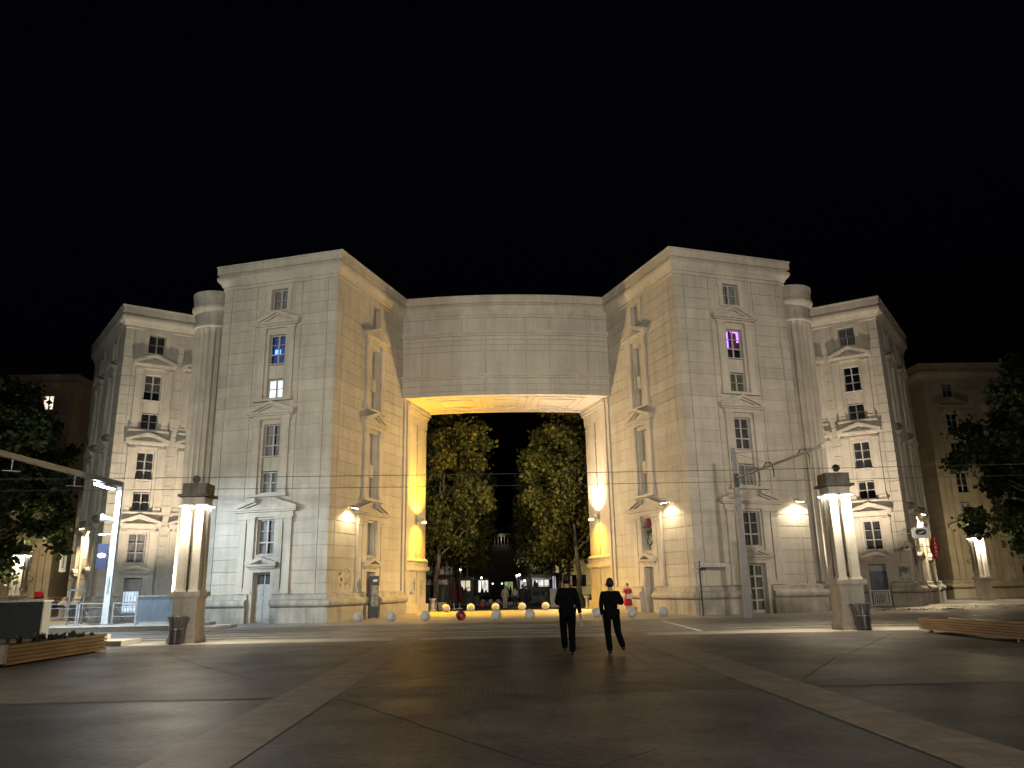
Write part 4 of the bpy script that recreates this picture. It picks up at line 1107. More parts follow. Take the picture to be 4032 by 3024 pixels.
for z0,z1 in ((1.25,1.78),(.68,1.2)):
    mb = MB(); mb.fbox(ft,.12,.5,.002,.012,z0,z1); mb.build('panel',M['posterpale'],root)
mb = MB()
for a in (.22,.3,.38): mb.prism(ft,[(a,1.95),(a+.06,2.02),(a+.03,2.14),(a-.03,2.02)],.002,.01)
mb.build('symbol',M['white'],root)
# ------------------------------------------------------------------ trees
def tree_meshes(seed, trunk_h, r, rx, rz, cz, nleaf, leaf, clumps, mat, lean=0, wide=False):
    rnd = random.Random(seed)
    t = MB(); top = Vector((lean,0,trunk_h))
    def path(a,b,bend,n=5):
        out = []
        for k in range(n+1):
            q = a.lerp(b,k/n); s = sin(pi*k/n)*bend
            out.append(q+Vector((rnd.uniform(-1,1)*s,rnd.uniform(-1,1)*s,0)))
        return out
    p = path(Vector((0,0,-.1)),top,.09,6); t.tube(p,[r*(1.35 if k == 0 else 1.05-.4*k/6) for k in range(7)],12)
    t.tube(path(top,Vector((lean*1.5,0,cz+rz*.55)),.15,6),[r*.62*(1-.85*k/6) for k in range(7)],8)
    tips = []
    for k in range(9):
        a = 2*pi*k/9+rnd.uniform(-.3,.3); z0 = trunk_h-.4+k*.45*(cz/9); s0 = Vector((lean*z0/trunk_h,0,z0))
        e = Vector((lean+cos(a)*rx*rnd.uniform(.5,.9),sin(a)*rx*rnd.uniform(.5,.9),min(z0+rnd.uniform(1.2,3.2),cz+rz*.7)))
        q = path(s0,e,.22,5); t.tube(q,[r*.36*(1-.8*j/5) for j in range(6)],7); tips.append(e)
    V = []; Fc = []
    cl = []
    for k in range(clumps):
        while True:
            u = Vector((rnd.uniform(-1,1),rnd.uniform(-1,1),rnd.uniform(-1,1)))
            if .3 < u.length < 1: break
        taper = 1.12-.38*u.z if wide else (1/max(.35,math.sqrt(max(.01,1-u.z*u.z))))**.55
        cl.append((Vector((lean+u.x*rx*taper,u.y*rx*taper,cz+u.z*rz)), rnd.uniform(.45,1.15)))
    for k in range(nleaf):
        c,s = cl[rnd.randrange(len(cl))]
        g = Vector((rnd.gauss(0,.42),rnd.gauss(0,.42),rnd.gauss(0,.36)))*s*1.15
        q = c+g; n = Vector((rnd.uniform(-1,1),rnd.uniform(-1,1),rnd.uniform(-.3,1))).normalized()
        a = n.orthogonal().normalized(); b = n.cross(a); th = rnd.uniform(0,2*pi)
        a,b = a*cos(th)+b*sin(th), b*cos(th)-a*sin(th); z = leaf*rnd.uniform(.6,1.3)
        i = len(V); dr = n*z*.18
        V += [q-a*z*.55,q+b*z*.42-dr,q+a*z*.2+b*z*.36,q+a*z*.62,q+a*z*.2-b*z*.36,q-b*z*.42-dr]; Fc.append(tuple(range(i,i+6)))
    me = bpy.data.meshes.new('crown'); me.from_pydata(V,[],Fc); me.materials.append(M[mat])
    return t, me
def tree(name, label, loc, group, spec, cat='tree'):
    root = thing(name,label,cat,(0,0,0),group)
    t, me = tree_meshes(*spec); t.build('trunk',M['bark'],root,smooth='full')
    o = bpy.data.objects.new('crown',me); C.objects.link(o); o.parent = root
    root.location = loc; return root
G = 'plane trees along the mall'
tA = tree('plane_tree','tall leafy plane tree seen through the left half of the archway',(-5.5,61,gz(-5.5,61)),G,(3,4.3,.24,3.9,6.6,9.9,17000,.29,120,'leaf',.25))
tB = tree('plane_tree','tall leafy plane tree seen through the right half of the archway',(5.6,61,gz(5.6,61)),G,(8,4.6,.23,3.8,6.6,10.0,17000,.29,105,'leaf',-.2))
tC = tree('plane_tree','second plane tree of the left row, with two thin rising limbs',(-5.2,69.5,gz(-5,69.5)),G,(15,4.6,.2,3.6,5.6,9.8,9000,.3,110,'leaf',.1))
for k,(x,y) in enumerate(((5.4,69.5),(-5.3,78),(5.4,78),(-5.2,87),(5.3,87),(-5.2,97),(5.2,97),(-5.0,109),(5.1,109),(-9.5,66),(9.8,66),(-9.6,76),(10,77))):
    o = copy_tree((tA,tB,tC)[k%3]); o.location = (x,y,gz(x,y)); o.rotation_euler = (0,0,k*2.1+.5); sc_ = (.96,1.02,1.06)[k%3]; o.scale = (sc_,sc_,sc_*1.03)
    side = 'left' if x < 0 else 'right'
    o['label'] = {69.5:'second plane tree of the right row',78:'third plane tree of the %s row'%side,87:'fourth plane tree of the %s row'%side,97:'fifth plane tree of the %s row'%side,109:'last plane tree of the %s row, far down the mall'%side,
                  66:'outer plane tree behind the %s archway pier'%side,76:'outer plane tree behind the cafe kiosk at left',77:'outer plane tree before the yellow wall at right'}[y]
GD = 'dark trees at the picture edges'
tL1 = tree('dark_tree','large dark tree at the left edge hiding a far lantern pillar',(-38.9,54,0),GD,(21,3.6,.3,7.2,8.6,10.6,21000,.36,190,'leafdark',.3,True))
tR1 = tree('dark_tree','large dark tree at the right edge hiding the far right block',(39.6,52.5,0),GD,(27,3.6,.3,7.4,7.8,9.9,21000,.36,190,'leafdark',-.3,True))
for x,y,l,sx in ((-43.5,60,'second dark tree at the far left edge, behind the large one',1.05),(45,57,'second dark tree at the far right edge, behind the large one',1.05)):
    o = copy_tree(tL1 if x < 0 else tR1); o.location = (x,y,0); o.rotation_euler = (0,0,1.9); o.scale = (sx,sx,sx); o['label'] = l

# ------------------------------------------------------------------ people
def skin(name, J, E, mat, parent, sub=2, loc=(0,0,0)):
    names = list(J); me = bpy.data.meshes.new(name)
    me.from_pydata([Vector(J[n][0]) for n in names],[(names.index(a),names.index(b)) for a,b in E],[])
    o = bpy.data.objects.new(name,me); C.objects.link(o); o.parent = parent
    m = o.modifiers.new('skin','SKIN'); m.use_smooth_shade = True
    for k,n in enumerate(names):
        r = J[n][1]; me.skin_vertices[0].data[k].radius = (r,r) if not isinstance(r,tuple) else r
        me.skin_vertices[0].data[k].use_root = (k == 0)
    s = o.modifiers.new('sub','SUBSURF'); s.levels = sub; s.render_levels = sub
    me.materials.append(mat); return o
def person(label, loc, h=1.75, rz=0, top='cloth_black', legs='cloth_black', shoes='shoe', hair='hair', armL=None, armR=None, legL=None, legR=None, build=1.0, longhair=False, skirt=None, sleeve=1.0, group=None, detail=True):
    root = thing('person',label,'person',(0,0,0),group); k = h/1.75
    def P(x,y,z): return (x*k*build if z < 1.56 else x*k, y*k, z*k)
    aL = armL or [(-.185,0,1.40),(-.25,-.03,1.13),(-.26,.06,.87)]; aR = armR or [(.185,0,1.40),(.25,-.03,1.13),(.26,.06,.87)]
    lL = legL or [(-.095,0,.93),(-.1,.03,.5),(-.1,-.02,.09)]; lR = legR or [(.095,0,.93),(.1,.03,.5),(.1,-.02,.09)]
    J = {'pel':(P(0,0,.97),.115*k),'sp':(P(0,.0,1.15),.10*k),'ch':(P(0,0,1.33),.115*k),'nb':(P(0,-.01,1.48),.062*k),'nk':(P(0,.0,1.545),.052*k),'hd':(P(0,.025,1.62),.082*k),'hm':(P(0,.02,1.675),.092*k),'ht':(P(0,.01,1.73),.062*k)}
    E = [('pel','sp'),('sp','ch'),('ch','nb'),('nb','nk'),('nk','hd'),('hd','hm'),('hm','ht')]
    for s,a in (('L',aL),('R',aR)):
        J['sh'+s] = (P(*a[0]),.055*k); J['el'+s] = (P(*a[1]),.04*k); J['wr'+s] = (P(*a[2]),.028*k)
        E += [('ch','sh'+s),('sh'+s,'el'+s),('el'+s,'wr'+s)]
    for s,a in (('L',lL),('R',lR)):
        J['hp'+s] = (P(*a[0]),.085*k); J['kn'+s] = (P(*a[1]),.056*k); J['an'+s] = (P(*a[2]),.04*k)
        E += [('pel','hp'+s),('hp'+s,'kn'+s),('kn'+s,'an'+s)]
    skin('body',J,E,M['skin'],root)
    # hands: palm, four fingers and a thumb, gently curled
    for s,a in (('L',aL),('R',aR)):
        w = Vector(P(*a[2])); d = (w-Vector(P(*a[1]))).normalized(); sd = -1 if s == 'L' else 1
        side = d.cross(Vector((sd,0,0))); side = (side if side.length > .2 else Vector((0,1,0))).normalized()
        inn = d.cross(side).normalized(); inn = inn if inn.x*sd < 0 else -inn
        H = {'w':(tuple(w),.026*k),'p':(tuple(w+d*.06*k),.034*k)}; HE = [('w','p')]
        if detail:
            for f,(o_,l) in enumerate(((-.03,.07),(-.01,.08),(.01,.075),(.03,.058))):
                b0 = w+d*.09*k+side*o_*k; b1 = b0+d*l*.55*k+inn*.008*k; b2 = b1+d*l*.35*k+inn*.028*k
                H['a%d'%f] = (tuple(b0),.011*k); H['b%d'%f] = (tuple(b1),.009*k); H['c%d'%f] = (tuple(b2),.007*k); HE += [('p','a%d'%f),('a%d'%f,'b%d'%f),('b%d'%f,'c%d'%f)]
            b0 = w+d*.035*k-side*.03*k; b1 = b0+d*.035*k-side*.022*k+inn*.01*k; b2 = b1+d*.03*k+inn*.015*k
            H['t0'] = (tuple(b0),.013*k); H['t1'] = (tuple(b1),.010*k); H['t2'] = (tuple(b2),.008*k); HE += [('w','t0'),('t0','t1'),('t1','t2')]
        skin('hand',H,HE,M['skin'],root,1)
    # clothes grown a little larger than the body
    S = {'sp':(P(0,0,1.13),(.165*k,.13*k)),'hem':(P(0,0,.86),(.185*k,.15*k)),'ch':(P(0,0,1.32),(.175*k,.14*k)),'nb':(P(0,-.005,1.455),.085*k),'nk':(P(0,0,1.505),.062*k)}
    SE = [('sp','hem'),('sp','ch'),('ch','nb'),('nb','nk')]
    for s,a in (('L',aL),('R',aR)):
        S['sh'+s] = (P(*a[0]),.078*k); S['el'+s] = (P(*a[1]),.06*k); SE += [('ch','sh'+s),('sh'+s,'el'+s)]
        if sleeve > .9: S['wr'+s] = (P(*a[2]),.045*k); SE += [('el'+s,'wr'+s)]
    skin('top',S,SE,M[top],root)
    if not skirt:
        T = {'pel':(P(0,0,.97),(.17*k,.14*k))}; TE = []
        for s,a in (('L',lL),('R',lR)):
            T['hp'+s] = (P(*a[0]),.122*k); T['kn'+s] = (P(*a[1]),.086*k); T['an'+s] = (P(a[2][0],a[2][1]-.01,a[2][2]-.03),.078*k); TE += [('pel','hp'+s),('hp'+s,'kn'+s),('kn'+s,'an'+s)]
        skin('trousers',T,TE,M[legs],root)
    else:
        mb = MB(); mb.lathe((0,0,0),[(.14*k,1.12*k),(.19*k,.95*k),(.23*k,.7*k),(.25*k,.42*k),(.235*k,.42*k),(.12*k,1.1*k)],20,lambda r,z,j: r*(1+.06*sin(j*1.9))); mb.build('skirt',M[skirt],root,smooth='full')
    for s,a in (('L',lL),('R',lR)):
        x,y,z = P(*a[2]); hz = max(.0,z-.085*k)
        skin('shoe',{'a':((x,y-.03*k,hz+.07*k),.045*k),'b':((x,y-.035*k,hz+.042*k),.045*k),'c':((x,y+.07*k,hz+.038*k),.044*k),'d':((x,y+.16*k,hz+.028*k),.032*k)},[('a','b'),('b','c'),('c','d')],M[shoes],root,1)
    mb = MB(); mb.ball((0,.0,1.672*k),.103*k,16,12,-.78,sz=1.2); 
    mb.v = [(v[0]*.88,(v[1]-.018*k)*1.08 - (.02*k if v[2] < 1.67*k else 0),v[2]) for v in mb.v]
    mb.build('hair',M[hair],root,smooth='full')
    mb = MB()
    for s in (-1,1): mb.tube([(s*.083*k,.012*k,1.60*k),(s*.1*k,.0,1.625*k),(s*.094*k,-.002,1.655*k)],[.008*k,.015*k,.01*k],6)
    mb.build('ears',M['skin'],root,smooth='full')
    if detail:
        mb = MB(); mb.tube([(0,.105*k,1.66*k),(0,.128*k,1.625*k),(0,.108*k,1.615*k)],[.008*k,.014*k,.01*k],6); mb.box(-.025*k,.025*k,.1*k,.108*k,1.583*k,1.59*k); mb.build('face_features',M['skin'],root)
        mb = MB()
        for s in (-1,1): mb.ball((s*.033*k,.096*k,1.655*k),.012*k,8,6)
        mb.build('eyes',M['hair'],root)
    root.location = loc; root.rotation_euler = (0,0,rz); return root
WK = 'two walkers in dark clothes'
pa = person('person in black seen from behind, holding a plastic bottle at the right side',(.90,18.9,.004),1.79,0,armL=[(-.18,0,1.41),(-.24,-.02,1.16),(-.2,.22,1.13)],armR=[(.18,0,1.41),(.25,-.03,1.15),(.29,-.01,.90)],
       legL=[(-.095,0,.93),(-.085,.2,.52),(-.07,.22,.15)],legR=[(.095,0,.93),(.085,.02,.5),(.075,-.1,.09)],build=1.0,group=WK)
pb = person('shorter person in black seen from behind, left arm bent, right arm raised to the chest',(1.93,18.95,.004),1.68,0,armL=[(-.18,0,1.41),(-.225,-.05,1.14),(-.2,.05,.91)],armR=[(.18,0,1.41),(.265,-.04,1.17),(.14,.2,1.22)],
       legL=[(-.1,0,.93),(-.09,.04,.5),(-.07,-.05,.09)],legR=[(.1,0,.93),(.14,.04,.5),(.2,-.3,.2)],build=1.08,group=WK)
mb = MB(); bc = (.90+.31,18.9-.02,.62); mb.lathe(bc,[(.002,0),(.031,.004),(.033,.02),(.031,.07),(.033,.12),(.031,.155),(.014,.19),(.013,.2)],14)
def clear_plastic():
    m, nt, b = newmat('clear plastic'); b.inputs['Base Color'].default_value=(.8,.85,.9,1); b.inputs['Roughness'].default_value=.12; b.inputs['Transmission Weight'].default_value=.6; b.inputs['IOR'].default_value=1.2
    return m
M['plastic'] = clear_plastic()
bot = mb.build('water_bottle',M['plastic'],None,smooth=True); tag(bot,'clear plastic water bottle hanging in the hand of the taller walker','bottle')
mb = MB(); mb.lathe((bc[0],bc[1],bc[2]+.2),[(.015,0),(.015,.02)],10); mb.build('cap',M['white'],bot)
pc = person('person in a red dress leaning by the right tower, hand raised to the face',(6.63,45.3,gz(6.63,45.3)),1.56,pi*.86,top='cloth_red',skirt='cloth_red',shoes='white',build=1.12,sleeve=.5,
       armL=[(-.19,0,1.41),(-.25,-.02,1.16),(-.24,.1,.94)],armR=[(.19,0,1.41),(.26,.06,1.18),(.1,.16,1.5)])
mb = MB(); mb.prism(Fr((6.50,45.01),(.99,.1),(.1,-.99)),[(0,.80),(.32,.80),(.27,1.05),(.05,1.05)],-.05,.05); mb.tube([(6.58,45.03,1.03),(6.64,45.1,1.25),(6.73,45.25,1.42)],.01,5); tag(mb.build('handbag',M['silver']),'silver handbag carried by the person in red','handbag')
mb = MB(); mb.prism(Fr((6.78,45.1),(.97,-.2),(-.2,-.97)),[(0,gz(7.2,47)+.005),(.3,gz(7.2,47)+.005),(.32,.33),(-.02,.35)],-.09,.09); mb.tube([(6.83,45.08,.34),(6.9,45.05,.5),(7.0,45.05,.34)],.012,5); tag(mb.build('tote_bag',M['redplastic']),'red tote bag on the paving beside the person in red','bag')
MG = 'people far down the mall'
person('person in off white clothes walking on the dark mall',(-.14,63.5,gz(0,63.5)),1.72,pi,top='cloth_white',legs='cloth_white',shoes='white',legL=[(-.09,0,.93),(-.09,.12,.5),(-.09,.12,.12)],group=MG,detail=False)
person('person in a white T-shirt and dark trousers on the dark mall',(.62,63.0,gz(0,63)),1.65,0,top='cloth_white',legs='cloth_dark',shoes='white',sleeve=.5,group=MG,detail=False)
person('dark clothed person right of the one in a white T-shirt',(1.28,64.5,gz(0,64)),1.78,0,top='cloth_dark',legs='cloth_dark',group=MG,detail=False)
person('dark clothed person at the right end of the group on the mall',(1.75,66,gz(0,66)),1.74,.4,top='cloth_dark',legs='cloth_dark',group=MG,detail=False)
person('dark clothed person far behind the person in off white',(.2,82,gz(0,82)),1.75,pi,top='cloth_dark',legs='cloth_dark',group=MG,detail=False)
person('dark clothed person far off at right, before the lit terrace',(2.3,86,gz(0,86)),1.78,.2,top='cloth_dark',legs='cloth_dark',group=MG,detail=False)

# ------------------------------------------------------------------ wall art, posters, signs
def decal(F, sx, name, label, cat, polys, mat, n=.006, thick=.004):
    mb = MB(sx)
    for p in polys: mb.prism(F,p,n-thick,n)
    return tag(mb.build(name,M[mat]),label,cat)
def heart(a,z,s,rot=0):
    out = []
    for k in range(20):
        t = 2*pi*k/20; x = 16*sin(t)**3/17*s; y = (13*cos(t)-5*cos(2*t)-2*cos(3*t)-cos(4*t))/17*s
        out.append((a+x*cos(rot)-y*sin(rot),z+x*sin(rot)+y*cos(rot)))
    return out
decal(FI,-1,'heart_stencil','red heart stencils on the left tower wall beside the grey poster','wall stencil',[heart(1.38,2.42,.1,.5),heart(1.24,2.36,.08,-.7),heart(1.5,2.1,.13,.2),heart(1.42,1.82,.08,.9)],'stencil')
pr = decal(FI,-1,'wall_poster','pale sheet with a grey print on the left tower beside the hearts','poster',[[(1.8,1.62),(2.55,1.64),(2.53,2.72),(1.82,2.7)]],'posterpale')
mb = MB(-1); mb.prism(FI,[(1.95,1.68),(2.42,1.66),(2.46,2.0),(2.36,2.2),(2.26,2.24),(2.3,2.5),(2.2,2.62),(2.1,2.52),(2.12,2.26),(1.98,2.16),(1.92,1.95)],.006,.009); mb.build('print',M['poster'],pr)
decal(FJ,-1,'torn_poster','torn blue poster on the pedestal of the left archway pier','poster',[[(.55,1.25),(1.55,1.22),(1.6,2.0),(1.55,2.3),(1.3,1.75),(1.1,1.7),(.9,1.5)]],'posterblue',.06)
decal(FJ,-1,'faded_poster','narrow faded poster on the right panel of the left archway pedestal','poster',[[(2.5,1.05),(3.1,1.05),(3.1,2.1),(2.5,2.1)]],'posterpale',.058)
po = decal(FP,1,'wall_poster','grey landscape poster on the right corner building beside the shutter','poster',[[(.12,1.5),(.76,1.5),(.76,2.34),(.12,2.34)]],'posterpale',.008)
mb = MB(1); mb.fbox(FP,.17,.71,.009,.011,1.72,2.29); mb.build('print',M['poster'],po)
mb = MB(-1); mb.fbox(FQ,.6,1.05,.004,.03,3.1,3.4); tag(mb.build('wall_plaque',M['white']),'small white plaque on the flank of the left corner building','plaque')
# front half of a bicycle fixed to the wall above the blind door
root = thing('wall_bicycle','front half of a bicycle with a red rider figure fixed on the right tower wall','wall sculpture',(FI(4.5,.1,4.2)[0],FI(4.5,.1,4.2)[1],4.0))
def ring(F,c,z,R_,r,n=24):
    return [F(c+R_*cos(2*pi*k/n),.0,z+R_*sin(2*pi*k/n)) for k in range(n+1)]
FW = Fr((FI(0,.02,0)[0],FI(0,.02,0)[1]),FI.e,FI.n)
mb = MB(); mb.tube(ring(FW,4.35,4.02,.30,.03),.035,8,False); w = mb.build('wheel',M['black'],root,smooth='full')
mb = MB()
for k in range(10): mb.tube([FW(4.35,0,4.02),FW(4.35+.29*cos(k*pi/5),0,4.02+.29*sin(k*pi/5))],.004,4)
mb.tube([FW(4.35,-.05,4.02),FW(4.35,.05,4.02)],.03,8); mb.build('spokes',M['metal'],w)
mb = MB(); mb.tube([FW(4.35,.05,4.02),FW(4.62,.05,4.5),FW(4.72,.05,4.72)],.025,6); mb.tube([FW(4.62,.05,4.5),FW(4.25,.05,4.6)],.022,6); mb.tube([FW(4.56,.05,4.4),FW(4.2,.05,4.35)],.022,6); mb.build('frame',M['greenblack'],root)
mb = MB(); mb.tube([FW(4.72,-.02,4.76),FW(4.74,.12,4.74),FW(4.82,.3,4.68)],.018,6); mb.build('handlebar',M['black'],root)
mb = MB(); mb.tube([FW(4.2,.06,4.35),FW(4.22,.1,4.6),FW(4.25,.12,4.78)],[.14,.19,.1],12); mb.build('basket',M['greenblack'],root,smooth='full')
mb = MB(); mb.ball(FW(4.24,.04,4.93),.19,14,10,-.9,sz=1.3); mb.build('red_figure',M['stencil'],root,smooth='full')
# shop signs on the right corner building
def text(body, size, mat, parent, origin, ex, ez, depth=.006, align='CENTER', name='lettering'):
    cu = bpy.data.curves.new(name,'FONT'); cu.body = body; cu.size = size; cu.extrude = depth; cu.align_x = align; cu.align_y = 'CENTER'
    o = bpy.data.objects.new(name,cu); C.objects.link(o)
    dg = bpy.context.evaluated_depsgraph_get(); me = bpy.data.meshes.new_from_object(o.evaluated_get(dg)); me.materials.clear(); me.materials.append(M[mat]); me.name = name
    bpy.data.objects.remove(o); o = bpy.data.objects.new(name,me); C.objects.link(o)
    ex = Vector(ex).normalized(); ez = Vector(ez).normalized(); en = ex.cross(ez)
    off = root_of(parent).location if parent else Vector((0,0,0))
    me.transform(Matrix((( ex.x,ez.x,en.x,origin[0]-off.x),(ex.y,ez.y,en.y,origin[1]-off.y),(ex.z,ez.z,en.z,origin[2]-off.z),(0,0,0,1))))
    if parent: o.parent = parent
    return o
sx_,sy_ = 25.35,47.95
root = thing('projecting_sign','white rounded shop sign with a dark green oval, projecting from the right corner building','sign',(sx_,sy_,4.3))
mb = MB(); f = Fr((sx_,sy_),(1,0),(0,-1))
def rrect(a0,a1,z0,z1,r,n=5):
    out = []
    for cx,cz,t0 in ((a1-r,z1-r,0),(a0+r,z1-r,pi/2),(a0+r,z0+r,pi),(a1-r,z0+r,3*pi/2)):
        out += [(cx+r*cos(t0+pi/2*k/n),cz+r*sin(t0+pi/2*k/n)) for k in range(n+1)]
    return out
mb.prism(f,rrect(-.5,.5,4.0,4.66,.14),-.08,.08); mb.build('panel',M['white'],root,smooth=True)
mb = MB(); mb.prism(f,rrect(-.34,.34,4.2,4.54,.165),.081,.09); mb.build('oval',M['greenblack'],root)
mb = MB(); mb.prism(f,[(-.2,4.3),(.0,4.36),(.2,4.44),(.24,4.42),(.06,4.33),(-.1,4.29)],.0905,.094); mb.build('swoosh',M['white'],root)
mb = MB(); mb.tube([(sx_-.5,sy_,4.3),(sx_-1.0,sy_+.5,4.3)],.03,6); mb.build('bracket',M['metal'],root)
tx,ty = 26.15,48.0
root = thing('tobacconist_sign','red double pointed tobacconist sign hanging by the right corner building','sign',(tx,ty,3.4))
f = Fr((tx,ty),(.97,.1),(.1,-.97))
mb = MB(); mb.prism(f,[(0,2.62),(.2,3.0),(.3,3.42),(.24,3.75),(.02,4.2),(-.02,4.2),(-.24,3.75),(-.3,3.42),(-.2,3.0)],-.07,.07); mb.build('board',M['redplastic'],root)
for k,ch in enumerate('TABAC'): text(ch,.26,'white',root,f(0,.075,3.9-k*.235),(.97,.1,0),(0,0,1),name='letter')
mb = MB(); mb.tube([(tx-.3,ty,3.5),(tx-1.3,ty+.75,3.5)],.025,6); mb.build('bracket',M['metal'],root)
root = thing('security_camera','small cluster of security cameras at the corner of the right corner building','security camera',FP(.1,.2,3.4))
mb = MB(); mb.tube([FP(.1,0,3.42),FP(.1,.3,3.42)],.02,6); mb.fbox(FP,-.05,.45,.2,.3,3.33,3.45); mb.build('bracket',M['white'],root)
mb = MB(); mb.fbox(FP,.28,.42,.3,.55,3.36,3.5); mb.fbox(FP,.0,.14,.3,.52,3.4,3.54); mb.build('housing',M['navy'],root)
root = thing('air_conditioner','boxed air conditioner unit in a white cage below the grey shutter','air conditioner',FP(1.95,.1,.1))
mb = MB(); mb.fbox(FP,1.5,2.36,-.1,.28,.1,.82); ac = mb.build('casing',M['frame'],root)
mb = MB(); mb.tube([FP(1.98+.26*cos(2*pi*k/20),.285,.46+.26*sin(2*pi*k/20)) for k in range(21)],.015,5,False)
for k in range(9): mb.fbox(FP,1.75,2.2,.281,.287,.24+k*.05,.262+k*.05)
mb.build('fan_grille',M['anthracite'],ac)
mb = MB()
for a in (1.4,2.5): mb.fbox(FP,a-.02,a+.02,.3,.36,.0,.96)
for z in (.06,.93): mb.fbox(FP,1.42,2.48,.31,.35,z-.02,z+.02)
for k in range(10): mb.fbox(FP,1.44+k*.11,1.455+k*.11,.32,.34,.08,.91)
mb.build('cage',M['white'],root)
# banner and red notice at far left
root = thing('vertical_banner','white vertical banner sign with a red roof mark at far left','sign',(-33.2,60,3.3))
f = Fr((-33.2,60),(1,0),(0,-1))
mb = MB(); mb.prism(f,rrect(-.27,.23,3.25,5.1,.05),-.05,.05); mb.build('panel',M['white'],root)
mb = MB(); mb.prism(f,[(-.2,4.82),(.18,4.82),(.02,4.98),(-.06,4.98)],.051,.056); mb.build('roof_mark',M['stencil'],root)
mb = MB()
for k in range(7):
    z = 4.68-k*.17; mb.prism(f,[(-.1,z),(-.06,z+.02),(.0+.03*(k%3),z-.08),(-.05,z-.12+.03*(k%2))],.051,.055)
    mb.prism(f,[(.0,z+.01),(.05,z),(.04+.02*(k%2),z-.1),(.0,z-.11)],.051,.055)
mb.build('lettering',M['greenblack'],root)
mb = MB(); mb.tube([(-33.1,60,4.9),(-32.4,60.3,4.9)],.025,6); mb.build('bracket',M['metal'],root)
mb = MB(); mb.fbox(FF,.1,.75,.5,.55,1.5,1.9); 
mb.v = [(-v[0],v[1],v[2]) for v in mb.v]; tag(mb.build('red_notice',M['redplastic']),'small red notice board in front of the far left block','notice board')

# ------------------------------------------------------------------ the mall beyond the archway
def shop(label, x0,x1,y,z0,z1,glow,awning=None,sign=None,posts=True):
    d = 1.5
    root = thing('shop_front',label,'shop',((x0+x1)/2,y,z0),'lit shop fronts along the mall')
    mb = MB(); mb.box(x0-.25,x0,y,y+d,z0,z1+.35); mb.box(x1,x1+.25,y,y+d,z0,z1+.35); mb.box(x0,x1,y,y+d,z1,z1+.36); mb.box(x0-.001,x1+.001,y+d-.1,y+d,z0,z1); mb.build('wall',M['darkframe'],root)
    mb = MB(); mb.box(x0+.002,x1-.002,y+d-.16,y+d-.11,z0+.5,z1-.002); mb.build('lit_wall',M[glow],root)
    mb = MB(); n = max(2,int((x1-x0)/.45))
    for k in range(n+1): 
        x = x0+(x1-x0)*k/n; mb.box(x-.03,x+.03,y+.1,y+.16,z0,z1)
    mb.box(x0,x1,y+.1,y+.15,z0+.05,z0+.45); mb.build('window_frame',M['darkframe'],root)
    mb = MB()
    for k in range(int((x1-x0)*2.2)):
        x = random.uniform(x0+.15,x1-.15); h = random.uniform(.6,1.25); mb.lathe((x,y+.7,z0),[(.16,0),(.2,h*.5),(.14,h*.75),(.1,h*.9),(.02,h)],8)
    if mb.v: mb.build('display_goods',M['cloth_dark'],root)
    if awning:
        mb = MB(); mb.hexa([(x0-.1,y-1.1,z1-.25),(x1+.1,y-1.1,z1-.25),(x1+.1,y,z1+.1),(x0-.1,y,z1+.1),(x0-.1,y-1.1,z1-.05),(x1+.1,y-1.1,z1-.05),(x1+.1,y,z1+.25),(x0-.1,y,z1+.25)]); mb.build('awning',M[awning],root)
    return root
GM = -.15
shop('cream lit shop window with a railing, left of the mall centre',-4.55,-3.5,82,GM+.9,2.3,'glow_cream')
shop('bright white shop front far down the mall at left',-3.4,-2.0,110,GM+.6,2.55,'glow_white')
shop('greenish lit shop front far down the mall, right of centre',.3,1.6,120,GM+.6,2.35,'glow_green')
shop('lilac lit shop front behind the right row of trees',2.1,2.95,100,GM+.7,2.35,'glow_lilac')
shop('white lit cafe terrace with a pale awning at right',2.75,4.5,80,GM+1.2,2.45,'glow_white','white')
shop('narrow bluish lit doorway between tree trunks at right',5.05,5.5,84,GM+1.0,2.6,'glow_lilac')
root = thing('yellow_house','yellow lit house front behind the tree trunks at right','house',(7.6,85,GM))
mb = MB(); mb.box(5.9,9.8,85.1,90,GM,4.4); mb.build('wall',M['glow_yellow'],root)  # wall emits its own yellow; the lamplight on it is put into the material
for x in (6.5,7.5,8.5): 
    mb = MB(); mb.box(x-.25,x+.25,85.04,85.09,1.5,2.7); mb.build('shutter',M['darkframe'],root)
mb = MB(); mb.box(5.7,10,84.9,90.1,4.401,4.6); mb.build('roof',M['darkframe'],root)
def rail_far(x0,x1,y,z,label):
    mb = MB(); mb.box(x0,x1,y-.02,y+.02,z+.85,z+.9)
    for k in range(int((x1-x0)/.12)+1): mb.box(x0+k*.12-.012,x0+k*.12+.012,y-.012,y+.012,z,z+.85)
    tag(mb.build('railing',M['black']),label,'railing',None)
rail_far(-3.95,-3.4,80.5,.75,'dark railing in front of the cream lit shop window'); rail_far(2.7,4.6,78,.75,'dark railing in front of the white lit terrace'); rail_far(6,9.5,83,.75,'dark railing in front of the yellow lit house')
mb = MB(); mb.box(-30,-2.6,80.2,81.6,GM,.72); mb.box(2.6,30,77.6,79.4,GM,.72); tag(mb.build('terrace_edge',M['darkframe']),None,None,None,'structure')
mb = MB(); mb.box(3.45,4.15,63.8,64.3,gz(4,64),1.35); mb.box(3.43,4.17,63.78,64.32,1.352,1.4); tag(mb.build('hedge_box',M['concrete']),'low pale wall block behind the right row of trees','wall')
